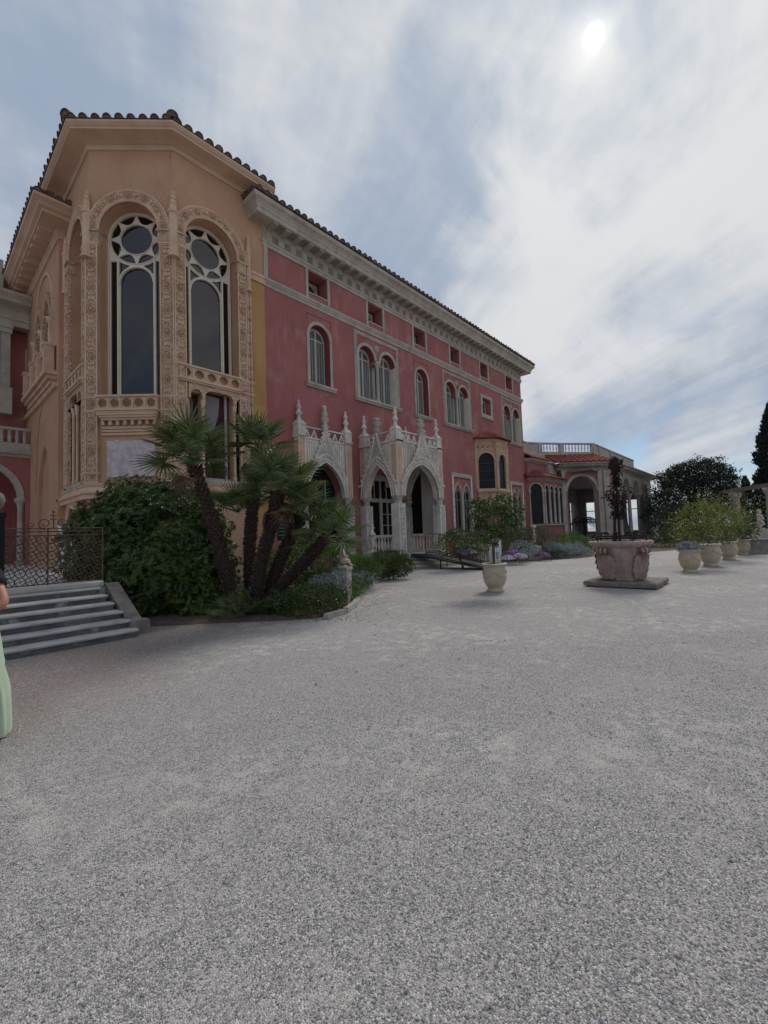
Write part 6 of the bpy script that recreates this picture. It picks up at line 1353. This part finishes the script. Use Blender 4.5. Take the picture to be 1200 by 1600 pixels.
for P, s_, nm in ((P1, 1, 'nearest'), (P3, 1.1, 'second'), (P4, 1.05, 'third'), (P5, 1., 'fourth')):
    m = MB()
    for k in range(260):
        a = RG.uniform(0, 6.28); rr = RG.uniform(0, .24)*s_; d = Vector((cos(a)*.5, sin(a)*.5, RG.uniform(.5, 1.2))).normalized(); leafquad(m, Vector((P.x+rr*cos(a), P.y+rr*sin(a), .66*s_)), d, rdir(), RG.uniform(.06, .15), .008)
    lab = {'nearest': 'tuft of grass growing in the planter before the porch', 'second': 'tuft of grass in the second planter from the well', 'third': 'tuft of grass in the third planter from the well', 'fourth': 'tuft of grass in the farthest planter'}[nm]
    tag(m.build('grass_tuft', 'leaf_hedge' if nm != 'nearest' else 'leaf_grass'), lab, 'grass', kind='stuff')
# ---------------------------------------------------------------- far flower bed
def flowers(px, py, D, r, n, mt, label, rz=None):
    c = at(px, py, D); t = thing('flower_clump', (c.x, c.y, 0), label, 'flowers', 'flowering clumps in the far bed')
    crown_mesh([((c.x, c.y, max(.12, c.z-.05)), (r, r, rz or r*.6))], int(n*1.6), .07, .014, 1, .4, .3, .5).build('leaves', 'leaf_hedge', t)
    m = MB()
    for k in range(n):
        d = rdir(); d.z = abs(d.z)
        p = Vector((c.x+d.x*r, c.y+d.y*r, max(.1, c.z-.05)+d.z*(rz or r*.6)*1.02)); u = d.orthogonal().normalized(); v = d.cross(u)
        for j in range(5): a = j*2*pi/5; leafquad(m, p, (u*cos(a)+v*sin(a)+d*.35).normalized(), d, .035, .014)
    tag(m.build('blossoms', mt, t), kind='stuff')
flowers(722, 864, 18.2, .30, 260, 'petal_purple', 'bright purple flower clump right of the ramp railing')
flowers(735, 862, 18.6, .28, 220, 'petal_white', 'white flower clump beside the bright purple one')
flowers(800, 866, 20.4, .42, 340, 'petal_purple', 'mauve flower clump left of the far pedestal')
flowers(812, 870, 20.0, .36, 300, 'petal_white', 'pale pink-white flower clump touching the far pedestal')
flowers(794, 872, 19.9, .30, 220, 'petal_white', 'pale flower clump nearest the white bins')
flowers(849, 868, 21.8, .36, 260, 'petal_purple', 'mauve flower clump right of the far pedestal')
sv = [(815, 858, 21.5, .55, 'silver mound above the mauve flowers left of the far pedestal'), (872, 860, 23.5, .5, 'silver mound second right of the far pedestal'), (885, 862, 23.6, .55, 'silver mound in the middle of the far bed'), (898, 858, 24.2, .5, 'silver mound toward the right of the far bed'), (908, 863, 24.4, .45, 'rightmost silver mound of the far bed'), (862, 856, 23.5, .42, 'silver mound just right of the mauve clump')]
for px, py, D, r, lab in sv: bush('silver_shrub', [BL(px, py, D, r, r, r*.62), BL(px-4, py+3, D, r*.6, r*.6, r*.4)], 1500, .085, .018, 'leaf_silver', lab, group='silver mounds in the far bed', stems=1, fill=.2, rough=.35)
bush('green_shrub', [BL(720, 846, 18.5, .8, .7, .5), BL(705, 852, 18.3, .6, .6, .5), BL(742, 850, 18.9, .7, .6, .45)], 5200, .085, .018, 'leaf_bush', 'dark green shrub under the gothic window behind the ramp', stems=2, rough=.3)
bush('green_shrub', [BL(790, 848, 23.0, .8, .7, .45), BL(762, 852, 23.2, .6, .6, .4)], 3200, .085, .018, 'leaf_bush', 'dark green shrub behind the white bins', stems=2, rough=.3)
bush('grass_clump', [BL(818, 845, 23.0, .75, .7, .6), BL(802, 850, 22.6, .6, .6, .45), BL(850, 846, 24.0, .7, .7, .6), BL(838, 842, 24.3, .6, .6, .6)], 5200, .26, .008, 'leaf_grass', 'grey-green grassy clump in front of the gallery', 'grass', stems=0, rough=.3, up=1.4)
bush('green_shrub', [BL(895, 848, 26.5, 1.0, .9, .6), BL(878, 850, 26.0, .8, .8, .5), BL(912, 850, 26.5, .9, .9, .5), BL(925, 855, 26.5, .6, .6, .5)], 5200, .10, .02, 'leaf_fern', 'mid green shrub bank in front of the pavilion arch', stems=2, rough=.3)
bush('green_shrub', [BL(872, 868, 23.2, .55, .5, .26), BL(858, 869, 22.8, .5, .5, .24)], 1900, .07, .016, 'leaf_hedge', 'low yellowish shrub along the gravel edge of the far bed', stems=1, rough=.3)
# palm standing inside the pavilion arch
pp = Vector((43.4, 13.6, 0)); t = thing('feather_palm', (pp.x, pp.y, 0), 'dark arching palm silhouetted in the pavilion arch', 'palm')
MB().tube([(pp.x, pp.y, 0), (pp.x, pp.y, 1.2), (pp.x+.05, pp.y, 2.1)], .16, 8).build('trunk', 'bark', t)
for k in range(26):
    az = k*2.4; m = MB(); el = RG.uniform(.2, 1.25); d = Vector((cos(az), sin(az), 0)); L_ = RG.uniform(1.5, 2.2); pts = []
    for i in range(9): f = i/8; pts.append(Vector((pp.x, pp.y, 2.1))+d*L_*cos(el)*f*1.1+Vector((0, 0, L_*(sin(el)*f-.75*f*f))))
    m.tube(pts, lambda q: .02*(1-.7*q), 4)
    for i in range(1, 8):
        for j in range(3):
            p = pts[i].lerp(pts[i+1], j/3); dd = (pts[i+1]-pts[i]).normalized(); s_ = dd.cross(Vector((0, 0, 1))).normalized()
            for sg in (-1, 1): leafquad(m, p, (s_*sg+dd*.6-Vector((0, 0, .35))).normalized(), Vector((0, 0, 1)), .42, .022)
    m.build('frond', 'leaf_dark', t)
# ---------------------------------------------------------------- hedges and trees at right
bush('clipped_hedge', [BL(1045, 846, 30, 1.5, 1.2, .8), BL(1025, 850, 29.5, .8, .8, .6), BL(1070, 846, 30, 1.2, 1.1, .8), BL(1100, 848, 30, 1.3, 1.2, .7)], 8500, .11, .024, 'leaf_hedge', 'rounded olive green hedge behind the planters', 'hedge', stems=1, rough=.12)
bush('clipped_hedge', [BL(1030, 828, 38, 1.0, 1.0, 1.1), BL(1050, 815, 40, 1.6, 1.5, 1.5), BL(1025, 840, 37, 1.0, 1, .8)], 4200, .16, .04, 'leaf_dark', 'dark clipped mound beside the pavilion end', 'hedge', stems=1, rough=.1)
bush('clipped_hedge', [BL(1160, 838, 33, 2.0, 1.5, 1.0), BL(1190, 835, 33, 2.0, 1.5, 1.2), BL(1130, 840, 33, 1.6, 1.4, .9)], 6200, .14, .03, 'leaf_dark', 'dark hedge under the pergola at the right edge', 'hedge', stems=1, rough=.15)
def big_tree(name, base, blobs, n, ll, lw, mt, label, tr=.35, grp=None):
    t = thing(name, (base.x, base.y, 0), label, 'tree', grp); c0 = Vector(blobs[0][0])
    MB().tube([base-Vector((0, 0, .1)), base.lerp(c0, .5), c0], lambda q: tr*(1.1-.6*q), 9).build('trunk', 'stem', t)
    for b in blobs[1:]: MB().tube([base.lerp(c0, .55), base.lerp(Vector(b[0]), .75)+rdir()*.2, Vector(b[0])], lambda q: tr*.5*(1-.7*q), 6).build('limb', 'stem', t)
    crown_mesh(blobs, n, ll, lw, 1, .30, .42, .4, .9).build('crown', mt, t); return t
D = 47; b0 = gat(1085, 860); base = at(1085, 800, D); base.z = 0
big_tree('holm_oak', base, [BL(1085, 772, D, 4.0, 3.5, 2.9), BL(1060, 782, D, 2.6, 2.6, 2.4), BL(1110, 775, D, 2.7, 2.6, 2.6), BL(1085, 745, D, 2.6, 2.6, 1.7), BL(1100, 742, D, 2.0, 2.0, 1.5), BL(1068, 752, D, 2.0, 2, 1.4), BL(1120, 755, D, 1.7, 2, 1.6), BL(1130, 780, D, 1.4, 1.6, 2.0), BL(1040, 795, D-2, 1.8, 1.8, 1.8), BL(1030, 808, D-2, 1.2, 1.4, 1.5), BL(1085, 810, D, 4.0, 3, 2.0)], 60000, .19, .055, 'leaf_dark', 'broad dark evergreen oak behind the planters', .4)
def cypress(px, pyt, D, r, h, n, label):
    p = at(px, 800, D); top = at(px, pyt, D).z; t = thing('cypress', (p.x, p.y, 0), label, 'tree', 'dark cypresses at right')
    MB().tube([(p.x, p.y, -.1), (p.x, p.y, top*.8)], lambda q: .22*(1-.7*q), 7).build('trunk', 'stem', t)
    m = MB()
    for k in range(n):
        z = top*RG.random()**.8; f = z/top; rr = r*(min(1, f*5+.35))*(1-f**2.6)**.8*(1+.22*noise.noise(Vector((z*.9, p.x, 0)))+.18*noise.noise(Vector((z*2.6, RG.random()*.2, 3)))); a = RG.uniform(0, 6.283)
        rr *= 1+.28*noise.noise(Vector((cos(a)*1.5, sin(a)*1.5, z*1.1))); rr *= RG.uniform(.55, 1.03)
        leafquad(m, Vector((p.x+rr*cos(a), p.y+rr*sin(a), z)), Vector((cos(a)*.45, sin(a)*.45, 1)).normalized()+rdir()*.25, rdir(), RG.uniform(.2, .42), .06)
    m.build('crown', 'leaf_cypress', t)
cypress(1218, 630, 40, 1.75, 12, 17000, 'tall dark cypress cut off by the right edge')
cypress(1168, 746, 52, .85, 6, 2600, 'small pointed cypress above the pergola beam')
bush('climbing_rose', [BL(1120, 785, 32, 1.2, 1, .7), BL(1150, 780, 31, 1.0, 1, .7), BL(1180, 800, 29, 1.2, 1, .7), BL(1100, 775, 33, .8, .8, .5)], 900, .12, .035, 'leaf_yellow', 'sparse yellow-green climber straggling over the pergola', 'climber', stems=4, rough=.6, fill=.5)
big_tree('holm_oak', Vector((60, -4, 0)), [((60, -4, 4.5), (4, 4, 3.5)), ((62, -7, 4), (3.5, 3.5, 3.4)), ((57, -2.5, 3), (2.5, 2.5, 2.5)), ((60, -1.0, 2.6), (2.2, 2.4, 2.4))], 8000, .3, .085, 'leaf_dark', 'dark evergreen mass behind the pergola', .4)
# ============================================================ PERSON at the left edge (mostly outside the picture)
pc = Vector((.357, 5.07, 0)); pe = thing('person', (pc.x, pc.y, 0), 'person in a long pale green skirt with bent bare arm at the left edge', 'person')
PM = T(pc.x, pc.y, 0) @ RZ(yaw-pi/2+pi)       # local -y is away from the camera, +x is camera left
J = dict(pelvis=((0, 0, .92), .13), belly=((0, 0, 1.06), .115), chest=((0, .0, 1.26), .13), neck=((0, 0, 1.42), .055), head=((0, -.02, 1.53), .085), crown=((0, -.01, 1.63), .08),
         shL=((-.19, 0, 1.37), .058), elL=((-.345, .05, 1.14), .046), haL=((-.22, .22, 1.06), .032), paL=((-.14, .26, 1.05), .032), shR=((.17, 0, 1.36), .055), elR=((.24, .04, 1.1), .042), haR=((.2, -.14, .98), .03), paR=((.18, -.2, .94), .03),
         hiL=((-.09, 0, .86), .10), knL=((-.1, -.03, .48), .065), ftL=((-.1, .02, .07), .042), toL=((-.1, -.13, .035), .034), hiR=((.09, 0, .86), .10), knR=((.1, -.03, .48), .065), ftR=((.1, .02, .07), .042), toR=((.1, -.13, .035), .034))
for s_, k in ((-1, 'L'), (1, 'R')):
    b = Vector(J['pa'+k][0]); h = Vector(J['ha'+k][0]); d = (b-h).normalized(); sd = d.cross(Vector((0, 0, 1))).normalized()
    for i in range(4): J['f%d%s' % (i, k)] = (tuple(b+sd*(i-1.5)*.02+d*.045), .009); J['g%d%s' % (i, k)] = (tuple(b+sd*(i-1.5)*.021+d*(.075+.01*(i in (1, 2)))-Vector((0, 0, .02))), .008)
    J['t0'+k] = (tuple(h.lerp(b, .5)-sd*.04*s_+d*.02), .010); J['t1'+k] = (tuple(h.lerp(b, .7)-sd*.06*s_+d*.05), .009)
E_ = [(a, b) for a, b in EB]
for k in 'LR':
    E_ += [('ha'+k, 'pa'+k), ('ha'+k, 't0'+k), ('t0'+k, 't1'+k)]
    for i in range(4): E_ += [('pa'+k, 'f%d%s' % (i, k)), ('f%d%s' % (i, k), 'g%d%s' % (i, k))]
skinned('body', J, E_, 'skin', pe, PM, 2)
# tiered skirt with folds
m = MB(); seg = 72; pr_ = [(.13, 1.06), (.16, 1.0), (.19, .92), (.213, .80), (.225, .68), (.236, .62), (.264, .45), (.274, .40), (.284, .28), (.292, .10), (.288, .03)]
vs = []
for i, (r, z) in enumerate(pr_):
    for k in range(seg):
        a = 2*pi*k/seg; amp = .075*(1.1-z)*(1+.5*sin(a*3+z)+.3*sin(a*7)); f = 1-amp/ r*.5+amp/ r*.5*sin(a*(14 if z > .6 else 18 if z > .38 else 18)+z*2.5+.6*sin(a*5))
        vs.append((r*f*cos(a), r*f*sin(a), z))
n = len(pr_); m.add(vs, [(i*seg+k, i*seg+(k+1) % seg, (i+1)*seg+(k+1) % seg, (i+1)*seg+k) for i in range(n-1) for k in range(seg)])
m.build('skirt', 'dress', pe, PM, True)
MB().lathe([(.16, .98), (.155, 1.05), (.165, 1.16), (.175, 1.26), (.165, 1.36), (.09, 1.42)], seg=20, sy=.72).build('top', 'black_cloth', pe, PM, True)
for s_, k in ((-1, 'L'), (1, 'R')): a, b = Vector(J['sh'+k][0]), Vector(J['el'+k][0]); MB().tube([a+Vector((-s_*.05, 0, .03)), a, a.lerp(b, .2), a.lerp(b, .38)], lambda q: .085-.012*q, 10).build('sleeve', 'black_cloth', pe, PM, True)
MB().ball((0, .02, 1.57), .115, 14, 10, 1.1).build('hair', 'hair', pe, PM, True); MB().lathe([(.10, 1.25), (.11, 1.4), (.10, 1.55)], seg=10, cy=.06, sy=.6).build('hair', 'hair', pe, PM, True)
for s_ in (-1, 1): MB().ball((s_*.032, -.105, 1.555), .011, 8, 6).build('eye', 'black_cloth', pe, PM, True)
hA, hB = Vector(J['haL'][0]), Vector(J['elL'][0]); c = hA.lerp(hB, .22); ax = (hB-hA).normalized(); u = ax.orthogonal().normalized(); v = ax.cross(u)
MB().tube([tuple(c+(u*cos(a)+v*sin(a))*.040) for a in [k*pi/8 for k in range(17)]], .009, 5).build('bracelet', 'black_cloth', pe, PM)

# ============================================================ loose stones lying on the gravel near the viewer
def pebbles():
    rg = random.Random(3); m = MB(); o = [(1, 0, 0), (0, 1, 0), (-1, 0, 0), (0, -1, 0), (0, 0, .8), (0, 0, -.6)]
    fc = [(0, 1, 4), (1, 2, 4), (2, 3, 4), (3, 0, 4), (1, 0, 5), (2, 1, 5), (3, 2, 5), (0, 3, 5)]
    vs = []; fs = []
    for k in range(62000):
        D = 1.2+5.3*rg.random()**1.25; t = rg.uniform(-1.0, 1.0); x = fwd.x*D+rgt.x*D*t*1.0; y = fwd.y*D+rgt.y*D*t*1.0
        if noise.noise(Vector((x*1.1, y*1.1, 2))) < -.28 and rg.random() < .8: continue
        r = rg.uniform(.0028, .0058)*(1.6 if rg.random() < .02 else 1); a = rg.random()*6.28; b = len(vs); ca, sa = cos(a), sin(a); ex = rg.uniform(.7, 1.5)
        for (u, v, w) in o:
            u = u*ex*rg.uniform(.75, 1.2); v *= rg.uniform(.75, 1.2); vs.append((x+r*(u*ca-v*sa), y+r*(u*sa+v*ca), r*.35+r*w))
        fs += [tuple(b+i for i in f) for f in fc]
    m.v = vs; m.f = fs; return m
pm = mat('loose_stone', (.5, .48, .46), (.36, .34, .335), 30, .9); nt = pm.node_tree; b_ = nt.nodes['Principled BSDF']
gi = nt.nodes.new('ShaderNodeNewGeometry'); cr_ = nt.nodes.new('ShaderNodeValToRGB'); nt.links.new(gi.outputs['Random Per Island'], cr_.inputs[0]); nt.links.new(cr_.outputs[0], b_.inputs['Base Color'])
e_ = cr_.color_ramp.elements; e_[0].color = (.19, .185, .185, 1); e_[1].color = (.70, .67, .64, 1)
for p_, c_ in ((.35, (.33, .315, .31, 1)), (.7, (.47, .43, .41, 1))): k_ = e_.new(p_); k_.color = c_
MT['pebble'] = pm
tag(pebbles().build('loose_gravel', 'pebble'), 'loose grey stones scattered over the nearest gravel', 'gravel', kind='stuff')

# fallen leaves blown against the bed, the steps and the pots
def litter():
    rg = random.Random(8); m = MB(); ed = [(3.2, 8.7), (4.2, 7.95), (5.0, 7.1), (5.6, 6.5), (6.6, 6.8), (7.6, 7.6), (8.8, 8.6), (10.3, 9.6), (12.0, 10.7)]
    for k in range(420):
        i = rg.randrange(len(ed)-1); f = rg.random(); d = -abs(rg.gauss(0, .45)); x = ed[i][0]+(ed[i+1][0]-ed[i][0])*f-d*.35+rg.uniform(-.1, .1); y = ed[i][1]+(ed[i+1][1]-ed[i][1])*f+d
        if k > 330: x, y = rg.uniform(2, 14), rg.uniform(1, 8)
        if y > 8.1 and x < 2.9: continue
        a = rg.random()*6.28; leafquad(m, Vector((x, y, .008)), Vector((cos(a), sin(a), rg.uniform(-.05, .25))).normalized(), Vector((0, 0, 1)), rg.uniform(.03, .075), rg.uniform(.008, .016))
    return m
tag(litter().build('leaf_litter', 'leaf_dead'), 'dry brown leaves lying on the gravel along the bed', 'leaves', kind='stuff')
